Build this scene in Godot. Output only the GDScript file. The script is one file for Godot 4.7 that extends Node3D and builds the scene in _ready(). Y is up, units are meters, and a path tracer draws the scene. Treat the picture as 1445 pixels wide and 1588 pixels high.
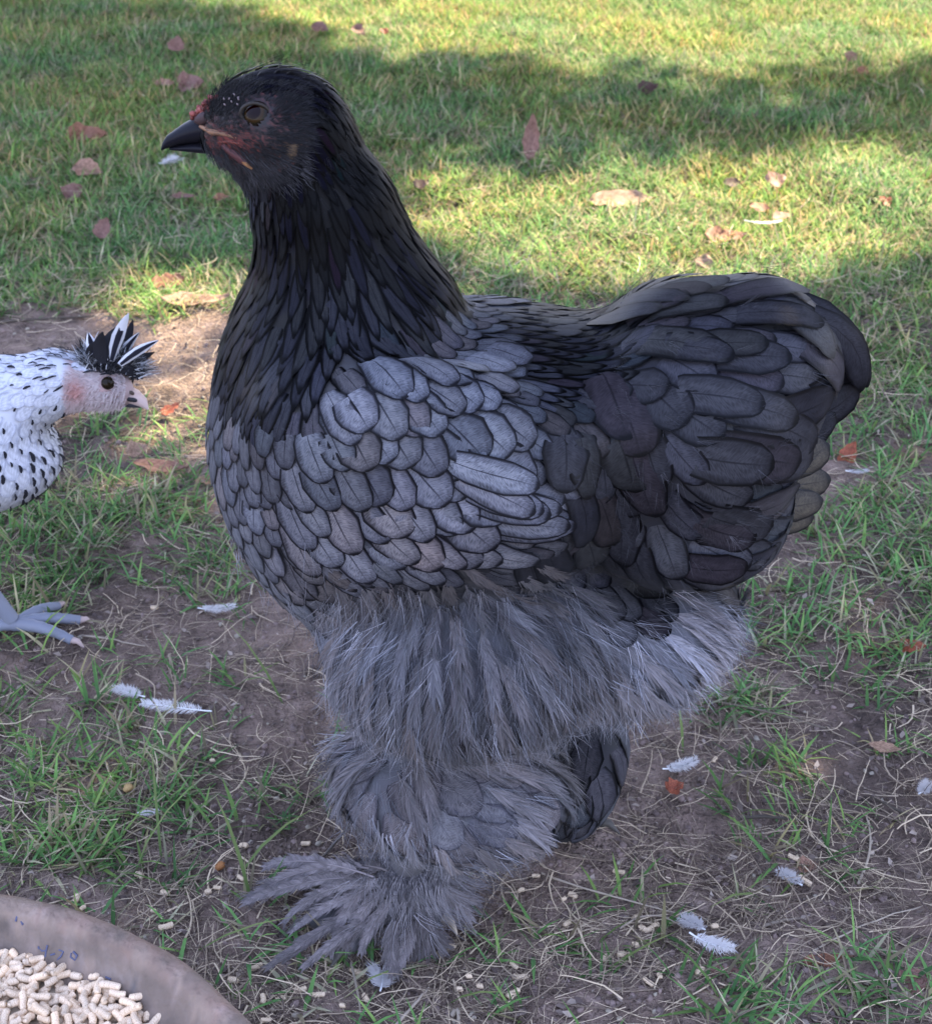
extends Node3D
# Units are metres, y up. The grey hen's middle plane is z = 0, the camera looks along -z and down.
# Places measured on the photograph are given in its pixels (1445 x 1588) and turned into points of the yard by ray().

const FOCAL := 2400.0
const PITCH := 30.0
const CAM := Vector3(0.0, 0.664, 0.70)
var fwd := Vector3.ZERO
var upv := Vector3.ZERO
var rng := RandomNumberGenerator.new()
var noise := FastNoiseLite.new()
var sun_dir := Vector3(0.48, 0.92, -0.72).normalized()   # towards the sun
var M := {}

# ------------------------------------------------------------------ camera geometry
func ray(px: float, py: float) -> Vector3:
	return fwd + Vector3.RIGHT * ((px - 722.5) / FOCAL) + upv * ((794.0 - py) / FOCAL)

func pt(px: float, py: float, z := 0.0) -> Vector3:          # on the upright plane z
	var d := ray(px, py)
	return CAM + d * ((z - CAM.z) / d.z)

func gp(px: float, py: float, y := 0.0) -> Vector3:          # on the level plane y
	var d := ray(px, py)
	return CAM + d * ((y - CAM.y) / d.y)

func pix(p: Vector3) -> Vector2:
	var q := p - CAM
	var dep := q.dot(fwd)
	return Vector2(722.5 + q.x / dep * FOCAL, 794.0 - q.dot(upv) / dep * FOCAL)

func mpp(p: Vector3) -> float:
	return (p - CAM).dot(fwd) / FOCAL

# ------------------------------------------------------------------ nodes
func numbered(called: String, parent: Node) -> String:
	if not parent.has_node(called):
		return called
	var k := int(parent.get_meta("count_" + called, 0)) + 1
	while parent.has_node("%s_%03d" % [called, k]):
		k += 1
	parent.set_meta("count_" + called, k)
	return "%s_%03d" % [called, k]

func put(o: Node3D, called: String, parent: Node = self) -> Node3D:
	o.name = numbered(called, parent)
	parent.add_child(o, true)
	return o

func tag(o: Node3D, label: String, category := "", group := "", kind := "") -> Node3D:
	if label: o.set_meta("label", label)
	if category: o.set_meta("category", category)
	if group: o.set_meta("group", group)
	if kind: o.set_meta("kind", kind)
	return o

func thing(called: String, at: Vector3, label: String, category: String, group := "") -> Node3D:
	var o := Node3D.new()
	put(o, called)
	o.position = at
	return tag(o, label, category, group)

func part(called: String, mesh: Mesh, mat: Material, parent: Node3D, shift := Vector3.ZERO) -> MeshInstance3D:
	var o := MeshInstance3D.new()
	o.mesh = mesh
	o.material_override = null
	for i in mesh.get_surface_count():
		mesh.surface_set_material(i, mat)
	put(o, called, parent)
	o.position = shift
	return o

func scatter(called: String, mesh: Mesh, mat: Material, where: Array, tints: Array, parent: Node = self) -> MultiMeshInstance3D:
	mesh.surface_set_material(0, mat)
	var mm := MultiMesh.new()
	mm.transform_format = MultiMesh.TRANSFORM_3D
	mm.use_colors = true
	mm.mesh = mesh
	mm.instance_count = where.size()
	for i in where.size():
		mm.set_instance_transform(i, where[i])
		mm.set_instance_color(i, tints[i])
	var o := MultiMeshInstance3D.new()
	o.multimesh = mm
	put(o, called, parent)
	o.set_meta("kind", "stuff")
	return o

# ------------------------------------------------------------------ a mesh being collected
class Soup:
	var v := PackedVector3Array()
	var n := PackedVector3Array()
	var c := PackedColorArray()
	var u := PackedVector2Array()
	var i := PackedInt32Array()
	func vert(p: Vector3, nn: Vector3, cc: Color, uu := Vector2.ZERO) -> int:
		v.append(p); n.append(nn); c.append(cc); u.append(uu)
		return v.size() - 1
	func tri(a: int, b: int, d: int) -> void:      # turned so that the front follows the normals
		var g := (v[b] - v[a]).cross(v[d] - v[a])
		if g.dot(n[a] + n[b] + n[d]) > 0.0:
			i.append(a); i.append(d); i.append(b)
		else:
			i.append(a); i.append(b); i.append(d)
	func quad(a: int, b: int, d: int, e: int) -> void:
		tri(a, b, d); tri(a, d, e)
	func mesh() -> ArrayMesh:
		var a := []
		a.resize(Mesh.ARRAY_MAX)
		a[Mesh.ARRAY_VERTEX] = v
		a[Mesh.ARRAY_NORMAL] = n
		a[Mesh.ARRAY_COLOR] = c
		a[Mesh.ARRAY_TEX_UV] = u
		a[Mesh.ARRAY_INDEX] = i
		var m := ArrayMesh.new()
		m.add_surface_from_arrays(Mesh.PRIMITIVE_TRIANGLES, a)
		return m

func tube(s: Soup, pts: Array, radii: Array, sides: int, col: Color, flat := 1.0, flat_axis := Vector3.ZERO) -> void:
	var rows := []
	var count := pts.size()
	var side := Vector3.ZERO
	for k in count:
		var t: Vector3 = (pts[mini(k + 1, count - 1)] - pts[maxi(k - 1, 0)]).normalized()
		if k == 0:
			side = flat_axis if flat_axis != Vector3.ZERO else (Vector3.UP if absf(t.y) < 0.8 else Vector3.RIGHT)
		side = (side - t * side.dot(t)).normalized()
		var b := t.cross(side)
		var row := []
		for j in sides:
			var a := TAU * j / sides
			var d := side * cos(a) * flat + b * sin(a)
			row.append(s.vert(pts[k] + d * float(radii[k]), (side * cos(a) / flat + b * sin(a)).normalized(), col, Vector2(float(j) / sides, float(k) / count)))
		rows.append(row)
	for k in count - 1:
		for j in sides:
			var j2 := (j + 1) % sides
			s.quad(rows[k][j], rows[k][j2], rows[k + 1][j2], rows[k + 1][j])
	for k in [0, count - 1]:
		var t: Vector3 = (pts[1] - pts[0]).normalized() * -1.0 if k == 0 else (pts[k] - pts[k - 1]).normalized()
		var m := s.vert(pts[k] + t * float(radii[k]) * 0.15, t, col)
		for j in sides:
			s.tri(rows[k][j], rows[k][(j + 1) % sides], m)

func blob(s: Soup, at: Vector3, r: Vector3, basis: Basis, col: Color, rough := 0.0, across := 10, down := 7) -> void:
	var rows := []
	for k in down + 1:
		var th := PI * k / down
		var row := []
		for j in across:
			var ph := TAU * j / across
			var d := Vector3(sin(th) * cos(ph), cos(th), sin(th) * sin(ph))
			var w := 1.0 + rough * noise.get_noise_3dv((at + d * 0.3) * 900.0)
			row.append(s.vert(at + basis * (d * r * w), (basis * (d / r)).normalized(), col, Vector2(float(j) / across, float(k) / down)))
		rows.append(row)
	for k in down:
		for j in across:
			var j2 := (j + 1) % across
			s.quad(rows[k][j], rows[k][j2], rows[k + 1][j2], rows[k + 1][j])

# ------------------------------------------------------------------ rounded bodies: a distance field and its surface
class Field:
	var kind := PackedInt32Array()
	var ca := PackedVector3Array()
	var cb := PackedVector3Array()
	var ra := PackedFloat32Array()
	var rb := PackedFloat32Array()
	var rad := PackedVector3Array()
	var rot := PackedFloat32Array()
	var big := PackedFloat32Array()
	var k := 0.018
	func ell(c: Vector3, r: Vector3, turn := 0.0) -> void:
		kind.append(0); ca.append(c); cb.append(c); ra.append(cos(turn)); rb.append(sin(turn)); rad.append(r); rot.append(turn)
		big.append(maxf(r.x, maxf(r.y, r.z)))
	func cone(a: Vector3, b: Vector3, r0: float, r1: float) -> void:
		kind.append(1); ca.append(a); cb.append(b); ra.append(r0); rb.append(r1); rad.append(Vector3.ONE); rot.append(0.0)
		big.append(a.distance_to(b) + maxf(r0, r1))
	func d(p: Vector3) -> float:
		var best := 10.0
		for j in kind.size():
			var q := p - ca[j]
			if q.length() - big[j] > best + k:
				continue
			var e := 0.0
			if kind[j] == 0:
				var l := Vector3(q.x * ra[j] + q.y * rb[j], -q.x * rb[j] + q.y * ra[j], q.z)
				var s := l / rad[j]
				var k0 := s.length()
				var k1 := (s / rad[j]).length()
				e = k0 * (k0 - 1.0) / k1 if k1 > 1e-6 else -rad[j].x
			else:
				var ab := cb[j] - ca[j]
				var t := clampf(q.dot(ab) / ab.length_squared(), 0.0, 1.0)
				e = (q - ab * t).length() - lerpf(ra[j], rb[j], t)
			var h := maxf(k - absf(best - e), 0.0) / k
			best = minf(best, e) - h * h * k * 0.25
		return best
	func g(p: Vector3) -> Vector3:
		var e := 0.0012
		return (Vector3(1, -1, -1) * d(p + Vector3(e, -e, -e)) + Vector3(-1, -1, 1) * d(p + Vector3(-e, -e, e)) + Vector3(-1, 1, -1) * d(p + Vector3(-e, e, -e)) + Vector3(1, 1, 1) * d(p + Vector3(e, e, e))).normalized()

func surface_points(f: Field, lo: Vector3, hi: Vector3, cell: float, colour: Callable) -> Soup:
	# surface nets, looking only where the surface can be
	var nx := int(ceil((hi.x - lo.x) / cell / 4.0)) * 4
	var ny := int(ceil((hi.y - lo.y) / cell / 4.0)) * 4
	var nz := int(ceil((hi.z - lo.z) / cell / 4.0)) * 4
	var sx := nx + 1
	var sy := ny + 1
	var val := PackedFloat32Array()
	val.resize(sx * sy * (nz + 1))
	val.fill(99.0)
	var blocks := []
	var reach := cell * 4.0 * 0.87 * 1.35
	for bz in range(0, nz, 4):
		for by in range(0, ny, 4):
			for bx in range(0, nx, 4):
				if absf(f.d(lo + Vector3(bx + 2, by + 2, bz + 2) * cell)) > reach:
					continue
				blocks.append(Vector3i(bx, by, bz))
				for z in range(bz, bz + 5):
					for y in range(by, by + 5):
						var at := (z * sy + y) * sx + bx
						for x in 5:
							if val[at + x] > 90.0:
								val[at + x] = f.d(lo + Vector3(bx + x, y, z) * cell)
	var s := Soup.new()
	var own := {}
	for b in blocks:
		for dz in 4:
			for dy in 4:
				for dx in 4:
					var x: int = b.x + dx
					var y: int = b.y + dy
					var z: int = b.z + dz
					var at := (z * sy + y) * sx + x
					var sum := Vector3.ZERO
					var hits := 0
					var v8 := [val[at], val[at + 1], val[at + sx], val[at + sx + 1], val[at + sx * sy], val[at + sx * sy + 1], val[at + sx * sy + sx], val[at + sx * sy + sx + 1]]
					var neg := 0
					for q in v8:
						if q < 0.0: neg += 1
					if neg == 0 or neg == 8:
						continue
					for e in [[0, 1], [2, 3], [4, 5], [6, 7], [0, 2], [1, 3], [4, 6], [5, 7], [0, 4], [1, 5], [2, 6], [3, 7]]:
						var a: float = v8[e[0]]
						var c: float = v8[e[1]]
						if (a < 0.0) != (c < 0.0):
							var t := a / (a - c)
							var pa := Vector3(e[0] & 1, (e[0] >> 1) & 1, e[0] >> 2)
							var pb := Vector3(e[1] & 1, (e[1] >> 1) & 1, e[1] >> 2)
							sum += pa.lerp(pb, t)
							hits += 1
					var p := lo + (Vector3(x, y, z) + sum / hits) * cell
					own[at] = s.vert(p, f.g(p), Color.WHITE)
					s.c[s.c.size() - 1] = colour.call(p)
	for key in own:
		var at: int = key
		var x := at % sx
		var y := (at / sx) % sy
		for axis in 3:
			var step: int = [1, sx, sx * sy][axis]
			if (val[at] < 0.0) == (val[at + step] < 0.0):
				continue
			var o1: int = [sx, sx * sy, 1][axis]
			var o2: int = [sx * sy, 1, sx][axis]
			if own.has(at - o1) and own.has(at - o2) and own.has(at - o1 - o2):
				s.quad(own[at], own[at - o1], own[at - o1 - o2], own[at - o2])
	return s

func cast(f: Field, px: float, py: float, off := 0.0) -> Variant:      # where the line of sight meets the body
	var d := ray(px, py).normalized()
	var t := 0.45
	for k in 70:
		var p := CAM + d * t
		var e := f.d(p) - off
		if e < 0.0004:
			return p
		t += e * 0.85
		if t > 1.6:
			return null
	return null

func settle(f: Field, p: Vector3) -> Vector3:
	for k in 2:
		p -= f.g(p) * f.d(p)
	return p

# ------------------------------------------------------------------ feathers
# shape 0 broad and round, 1 narrow hackle, 2 long with a rounded end
func vane(shape: int, t: float) -> float:
	if shape == 1:
		return (0.55 + 0.45 * smoothstep(0.0, 0.45, t)) * pow(maxf(1.0 - pow(maxf(t - 0.3, 0.0) / 0.7, 2.2), 0.0), 0.8)
	var w := (0.48 if shape == 0 else 0.66) + (0.52 if shape == 0 else 0.34) * smoothstep(0.0, 0.42, t)
	var from := 0.5 if shape == 0 else 0.6
	if t > from:
		var q := (t - from) / (1.0 - from)
		w *= sqrt(maxf(1.0 - q * q, 0.0))
	return w

func lay(s: Soup, spine: Array, normals: Array, w: float, shape: int, col: Color, camber: float, rnd: float, coarse := false) -> void:
	var cols := 2 if coarse else 4
	var rows := []
	var count := spine.size()
	var ts := [0.0, 0.25, 0.48, 0.66, 0.8, 0.9, 0.965, 1.0] if not coarse else [0.0, 0.35, 0.6, 0.8, 0.93, 1.0]
	for t in ts:
		var q: float = t * (count - 1)
		var k := mini(int(q), count - 2)
		var p: Vector3 = spine[k].lerp(spine[k + 1], q - k)
		var n: Vector3 = normals[k].lerp(normals[k + 1], q - k).normalized()
		var d: Vector3 = (spine[k + 1] - spine[k]).normalized()
		n = (n - d * n.dot(d)).normalized()
		var side := d.cross(n)
		var hw := maxf(vane(shape, t) * w * 0.5, w * 0.05)
		var row := []
		for j in cols + 1:
			var x := 2.0 * j / cols - 1.0
			var wav := sin(t * 9.0 + rnd * 6.0 + x * 2.0) * w * 0.012
			var pos := p + side * (x * hw * (1.0 + 0.05 * sin(t * 17.0 + rnd * 9.0 + x * 3.0))) - n * (camber * x * x * hw - wav)
			row.append(s.vert(pos, (n + side * x * camber * 0.9).normalized(), col, Vector2(x * 0.5 + 0.5, 1.0 - t)))
		rows.append(row)
	for k in rows.size() - 1:
		for j in cols:
			s.quad(rows[k][j], rows[k][j + 1], rows[k + 1][j + 1], rows[k + 1][j])

func clothe(s: Soup, f: Field, base: Vector3, dir: Vector3, length: float, w: float, shape: int, col: Color, low: float, high: float, camber := 0.22, coarse := false) -> void:
	var spine := []
	var normals := []
	var p := settle(f, base)
	var steps := 5
	var d := dir
	for k in steps + 1:
		var n := f.g(p)
		p -= n * f.d(p)
		d = (d - n * d.dot(n)).normalized()
		var t := float(k) / steps
		spine.append(p + n * (lerpf(low, high, t * (1.4 - 0.4 * t)) - 0.0022 * (1.0 - smoothstep(0.0, 0.2, t))))
		normals.append(n)
		p += d * (length / steps)
	lay(s, spine, normals, w, shape, col, camber, rng.randf(), coarse)

func free_feather(s: Soup, a: Vector3, b: Vector3, c: Vector3, facing: Vector3, w: float, shape: int, col: Color, camber := 0.2) -> void:
	var spine := []
	var normals := []
	for k in 7:
		var t := k / 6.0
		spine.append(a.lerp(b, t).lerp(b.lerp(c, t), t))
		normals.append(facing)
	lay(s, spine, normals, w, shape, col, camber, rng.randf())

# ------------------------------------------------------------------ computed textures
func picture(w: int, h: int, fill: Callable) -> ImageTexture:
	var im := Image.create(w, h, false, Image.FORMAT_RGB8)
	for y in h:
		for x in w:
			im.set_pixel(x, y, fill.call(float(x) / (w - 1), float(y) / (h - 1)))
	return ImageTexture.create_from_image(im)

func feather_print(lace: float, shaft: float, streak: float, edge: Color, mid: Color) -> ImageTexture:
	noise.frequency = 1.0
	return picture(128, 256, func(u: float, v: float) -> Color:
		var x := u * 2.0 - 1.0
		var t := 1.0 - v
		var a := absf(x)
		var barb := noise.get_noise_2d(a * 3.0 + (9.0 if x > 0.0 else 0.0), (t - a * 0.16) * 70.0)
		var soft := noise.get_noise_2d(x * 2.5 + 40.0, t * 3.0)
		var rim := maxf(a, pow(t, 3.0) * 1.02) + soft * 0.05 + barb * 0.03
		var e := 0.4 * smoothstep(0.35, 0.95, rim) + 0.6 * smoothstep(1.0 - lace * 2.0, 1.0 - lace * 0.55, rim)  # broad soft darkening paints rounded shading; the narrow band is dark lacing
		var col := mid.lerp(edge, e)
		col = col * (1.0 + streak * barb + 0.18 * soft)
		col = col.lerp(edge, shaft * (1.0 - smoothstep(0.015, 0.05, a)) * smoothstep(1.0, 0.6, t))
		return Color(clampf(col.r, 0, 1), clampf(col.g, 0, 1), clampf(col.b, 0, 1)))

func noise_map(freq: float, octaves: int, cols: Array, seed_no: int, size := 512) -> NoiseTexture2D:
	var t := NoiseTexture2D.new()
	t.width = size
	t.height = size
	t.seamless = true
	var nn := FastNoiseLite.new()
	nn.seed = seed_no
	nn.frequency = freq
	nn.fractal_octaves = octaves
	nn.fractal_gain = 0.62
	nn.noise_type = FastNoiseLite.TYPE_SIMPLEX_SMOOTH
	t.noise = nn
	if cols.size():
		var g := Gradient.new()
		g.offsets = PackedFloat32Array(range(cols.size()).map(func(k): return float(k) / (cols.size() - 1)))
		g.colors = PackedColorArray(cols)
		t.color_ramp = g
	return t

func mat(called: String, col := Color.WHITE, rough := 0.7, tinted := true) -> StandardMaterial3D:
	var m := StandardMaterial3D.new()
	m.resource_name = called
	m.albedo_color = col
	m.roughness = rough
	m.vertex_color_use_as_albedo = tinted
	m.metallic_specular = 0.35
	M[called] = m
	return m

func lin(r: float, g: float, b: float) -> Color:
	return Color(r, g, b).linear_to_srgb()

func materials() -> void:
	var fm := mat("laced_feather", Color.WHITE, 0.6)
	fm.metallic_specular = 0.25
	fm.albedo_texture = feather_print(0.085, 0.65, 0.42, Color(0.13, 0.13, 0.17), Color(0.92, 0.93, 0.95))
	fm.rim_enabled = true; fm.rim = 0.06; fm.rim_tint = 0.6
	fm = mat("dark_feather", Color.WHITE, 0.45)
	fm.metallic_specular = 0.2
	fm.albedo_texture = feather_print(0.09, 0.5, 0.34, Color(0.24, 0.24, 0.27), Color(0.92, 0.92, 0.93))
	fm.rim_enabled = true; fm.rim = 0.05; fm.rim_tint = 0.6
	fm = mat("tail_feather", Color.WHITE, 0.5)
	fm.albedo_texture = M.dark_feather.albedo_texture
	fm.backlight_enabled = true; fm.backlight = Color(0.45, 0.40, 0.25)
	fm = mat("hackle_feather", Color.WHITE, 0.42)
	fm.metallic_specular = 0.14
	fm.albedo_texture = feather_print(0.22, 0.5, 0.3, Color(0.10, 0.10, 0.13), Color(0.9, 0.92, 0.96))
	fm.rim_enabled = true; fm.rim = 0.03; fm.rim_tint = 0.6
	fm = mat("soft_feather", Color.WHITE, 0.8)
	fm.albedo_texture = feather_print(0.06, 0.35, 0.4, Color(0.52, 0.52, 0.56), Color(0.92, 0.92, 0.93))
	fm = mat("skin", Color.WHITE, 0.55)
	fm = mat("down", Color.WHITE, 0.75)
	fm.rim_enabled = true; fm.rim = 0.15; fm.rim_tint = 0.5
	fm = mat("under_plumage", Color.WHITE, 0.9)
	fm = mat("horn", Color.WHITE, 0.33)
	fm.metallic_specular = 0.22
	fm = mat("eye", Color.WHITE, 0.05)
	fm.metallic_specular = 0.25
	fm = mat("spangled_feather", Color.WHITE, 0.6)
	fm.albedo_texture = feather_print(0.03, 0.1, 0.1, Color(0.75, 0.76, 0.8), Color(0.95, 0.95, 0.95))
	fm = mat("grass", Color.WHITE, 0.65)
	fm.metallic_specular = 0.25
	fm.backlight_enabled = true; fm.backlight = Color(0.85, 0.85, 0.85)
	fm = mat("straw", Color.WHITE, 0.7)
	fm = mat("leaf", Color.WHITE, 0.6)
	fm.albedo_texture = noise_map(0.03, 4, [Color(0.55, 0.5, 0.48), Color(0.85, 0.82, 0.8), Color(1, 1, 1)], 5, 256)
	fm.backlight_enabled = true; fm.backlight = Color(0.5, 0.5, 0.5)
	fm = mat("crown_leaf", Color.WHITE, 0.6)
	fm = mat("soil", Color.WHITE, 0.95)
	fm.albedo_texture = noise_map(0.012, 6, [lin(0.045, 0.033, 0.026), lin(0.17, 0.122, 0.095), lin(0.26, 0.188, 0.148), lin(0.40, 0.31, 0.26)], 3, 1024)
	fm.uv1_triplanar = true; fm.uv1_world_triplanar = true; fm.uv1_scale = Vector3.ONE * 3.1
	fm.heightmap_enabled = true
	fm.heightmap_scale = 0.5
	fm.heightmap_texture = noise_map(0.05, 6, [], 8, 1024)
	fm = mat("clay", Color.WHITE, 0.72)
	fm.albedo_texture = noise_map(0.008, 5, [lin(0.09, 0.07, 0.055), lin(0.20, 0.145, 0.108), lin(0.26, 0.185, 0.138), lin(0.40, 0.31, 0.255)], 11, 1024)
	fm.uv1_triplanar = true; fm.uv1_world_triplanar = true; fm.uv1_scale = Vector3.ONE * 4.0
	fm.heightmap_enabled = true; fm.heightmap_scale = 0.16
	fm.heightmap_texture = noise_map(0.08, 4, [], 12, 512)
	fm = mat("pellet", Color.WHITE, 0.85)
	fm.albedo_texture = noise_map(0.06, 4, [Color(0.72, 0.66, 0.58), Color(0.95, 0.93, 0.9), Color(1, 1, 1)], 15, 256)
	fm.uv1_triplanar = true; fm.uv1_scale = Vector3.ONE * 60.0
	fm = mat("bark", Color.WHITE, 0.9)
	fm.albedo_texture = noise_map(0.03, 5, [lin(0.05, 0.04, 0.03), lin(0.16, 0.13, 0.1)], 17, 256)
	fm.uv1_triplanar = true; fm.uv1_world_triplanar = true

# ------------------------------------------------------------------ the place
func _ready() -> void:
	var pr := deg_to_rad(PITCH)
	fwd = Vector3(0, -sin(pr), -cos(pr))
	upv = Vector3(0, cos(pr), -sin(pr))
	rng.seed = 20240711
	noise.seed = 4
	noise.frequency = 1.0
	noise.fractal_octaves = 2

	var cam := Camera3D.new()
	cam.name = "camera"
	add_child(cam)
	cam.position = CAM
	cam.rotation_degrees.x = -PITCH
	cam.near = 0.05
	cam.far = 900.0
	var lens := CameraAttributesPhysical.new()
	lens.exposure_aperture = 18.0
	lens.frustum_focus_distance = 0.78
	lens.frustum_focal_length = 35.0
	cam.attributes = lens
	cam.fov = rad_to_deg(2.0 * atan(794.0 / FOCAL))
	cam.current = true

	var env := Environment.new()
	env.background_mode = Environment.BG_SKY
	var sky := Sky.new()
	var sm := ProceduralSkyMaterial.new()
	sm.sky_top_color = Color(0.63, 0.70, 0.89)
	sm.sky_horizon_color = Color(0.87, 0.885, 0.92)
	sm.sky_curve = 0.18
	sm.ground_bottom_color = Color(0.20, 0.22, 0.15)
	sm.ground_horizon_color = Color(0.45, 0.48, 0.40)
	sm.sky_energy_multiplier = 0.95
	sky.sky_material = sm
	env.sky = sky
	env.tonemap_mode = Environment.TONE_MAPPER_LINEAR
	env.tonemap_exposure = 5.5
	env.sdfgi_enabled = true
	env.ssao_enabled = true
	env.ssil_enabled = true
	var we := WorldEnvironment.new()
	we.name = "world_environment"
	we.environment = env
	add_child(we)

	var sun := DirectionalLight3D.new()
	sun.name = "sun"
	add_child(sun)
	sun.look_at_from_position(Vector3.ZERO, -sun_dir, Vector3.UP)
	sun.light_energy = 1.6
	sun.light_color = Color(1.0, 0.93, 0.80)
	sun.light_angular_distance = 0.5
	sun.shadow_enabled = true

	materials()
	ground()
	shade_trees()
	grass()
	litter()
	dish()
	grey_hen()
	white_hen()
	leaves()
	small_things()

# ------------------------------------------------------------------ ground
func ground_y(x: float, z: float) -> float:
	if absf(x) > 4.0 or absf(z) > 6.0:
		return 0.0
	var q := Vector2(x, z)
	return 0.008 * noise.get_noise_2dv(q * 4.0) + 0.0045 * noise.get_noise_2dv(q * 17.0 + Vector2(7, 3)) + 0.0022 * noise.get_noise_2dv(q * 60.0)

func ground() -> void:
	var xs := []
	var zs := []
	for k in 261: xs.append(-1.95 + k * 0.015)
	for k in 7:
		var e := 2.2 * pow(2.4, k)
		xs.append(e)
		xs.insert(0, -e)
	for k in 301: zs.append(-3.7 + k * 0.015)
	for k in 7:
		var e := 1.0 * pow(2.7, k)
		zs.append(0.8 + e)
		zs.insert(0, -3.7 - e)
	var s := Soup.new()
	for z in zs:
		for x in xs:
			var y := ground_y(x, z)
			var dx := (ground_y(x + 0.008, z) - y) / 0.008
			var dz := (ground_y(x, z + 0.008) - y) / 0.008
			var damp := 0.75 + 0.5 * noise.get_noise_2d(x * 3.0 + 50.0, z * 3.0)
			s.vert(Vector3(x, y, z), Vector3(-dx, 1, -dz).normalized(), Color(damp, damp * 0.98, damp * 0.97))
	var w := xs.size()
	for k in zs.size() - 1:
		for j in w - 1:
			var a := k * w + j
			s.quad(a, a + 1, a + w + 1, a + w)
	tag(part("ground", s.mesh(), M.soil, self), "bare brown soil of the yard under thin grass", "", "", "structure")

func patch(x: float, z: float, list: Array) -> float:      # [px, py, half width px, half depth px, weight]
	var sum := 0.0
	for b in list:
		var dx: float = (x - b[0].x) / b[1]
		var dz: float = (z - b[0].z) / b[2]
		var q := dx * dx + dz * dz
		if q < 4.0:
			sum += b[3] * exp(-q * 1.4)
	return sum

func patches(rows: Array) -> Array:
	var out := []
	for r in rows:
		var c := gp(r[0], r[1])
		out.append([c, gp(r[0] + r[2], r[1]).x - c.x, absf(gp(r[0], r[1] + r[3]).z - gp(r[0], r[1] - r[3]).z) * 0.5, r[4]])
	return out

# ------------------------------------------------------------------ trees past the frame: their crowns shade the yard
func shade_trees() -> void:
	var lit := patches([[1000, 40, 480, 75, 1.5], [1380, 50, 200, 46, 1.2], [640, 30, 180, 40, 0.7], [250, 5, 260, 14, 0.8], [860, 350, 260, 75, 1.5], [1130, 330, 260, 85, 1.5], [1380, 310, 150, 66, 1.3],
		[700, 330, 110, 60, 0.8], [1000, 440, 260, 60, 1.3], [1420, 245, 110, 24, 0.9]])
	lit += patches([[300, 462, 120, 50, 2.4], [285, 560, 120, 42, 1.9], [220, 630, 100, 32, 1.3], [300, 690, 105, 48, 1.9], [1220, 168, 120, 14, 1.2], [420, 20, 120, 14, 0.6], [320, 750, 50, 28, 0.9]])
	var twig := Soup.new()
	for k in 9:
		var a := rng.randf() * TAU
		var e := rng.randf_range(-0.6, 0.6)
		var d := Vector3(cos(a) * cos(e), sin(e), sin(a) * cos(e))
		var n := Vector3(rng.randf_range(-1, 1), rng.randf_range(-1, 1), rng.randf_range(-1, 1)).cross(d).normalized()
		var side := d.cross(n) * 0.028
		var o := d * 0.02
		var i0 := twig.vert(o, n, Color.WHITE)
		var i1 := twig.vert(o + d * 0.05 + side, n, Color.WHITE)
		var i2 := twig.vert(o + d * 0.11 - n * 0.012, n, Color.WHITE)
		var i3 := twig.vert(o + d * 0.05 - side, n, Color.WHITE)
		twig.quad(i0, i1, i2, i3)
	var crowns := [[], []]
	var tints := [[], []]
	var step := 0.048
	var z := -5.0
	while z < 2.2:
		var x := -3.2
		while x < 3.4:
			var gx := x + rng.randf_range(-0.03, 0.03)
			var gz := z + rng.randf_range(-0.03, 0.03)
			var q := patch(gx, gz, lit) + 0.28 * noise.get_noise_2d(gx * 7.0, gz * 7.0) + 0.15 * noise.get_noise_2d(gx * 22.0, gz * 22.0)
			if q < 0.30:
				var h := rng.randf_range(2.6, 4.4)
				var p := Vector3(gx, 0, gz) + sun_dir * (h / sun_dir.y)
				var w := 0 if p.x < 2.2 + 0.4 * noise.get_noise_1d(p.z) else 1
				crowns[w].append(Transform3D(Basis.from_euler(Vector3(rng.randf() * TAU, rng.randf() * TAU, 0)) * rng.randf_range(0.6, 0.95), p))
				var t := rng.randf_range(0.7, 1.3)
				tints[w].append(Color(0.055 * t, 0.085 * t, 0.03 * t))
			x += step
		z += step
	for w in 2:
		var base := Vector3(1.3, 0, -6.6) if w == 0 else Vector3(4.8, 0, -5.6)
		var tree := thing("shade_tree", base, ["broad leafy tree past the lawn whose crown shades the grey hen", "leafy tree behind on the sunny side whose crown shades the lawn"][w], "tree")
		var s := Soup.new()
		tube(s, [Vector3.ZERO, Vector3(0.05, 1.1, 0), Vector3(-0.03, 2.3, 0.1)], [0.17, 0.13, 0.10], 12, Color.WHITE)
		part("trunk", s.mesh(), M.bark, tree)
		s = Soup.new()
		for k in 7:
			var a := TAU * k / 7.0 + w
			var tip := Vector3(cos(a) * 1.3, 3.4 + 0.3 * sin(a * 3.0), sin(a) * 1.5)
			tube(s, [Vector3(-0.02, 2.1, 0.08), Vector3(cos(a) * 0.5, 2.75, sin(a) * 0.5), tip], [0.07, 0.04, 0.012], 7, Color.WHITE)
		tag(part("limb", s.mesh(), M.bark, tree), "", "", "", "stuff")
		var moved := []
		for t in crowns[w]:
			moved.append(Transform3D(t.basis, t.origin - base))
		scatter("crown", twig.mesh(), M.crown_leaf, moved, tints[w], tree)

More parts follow.
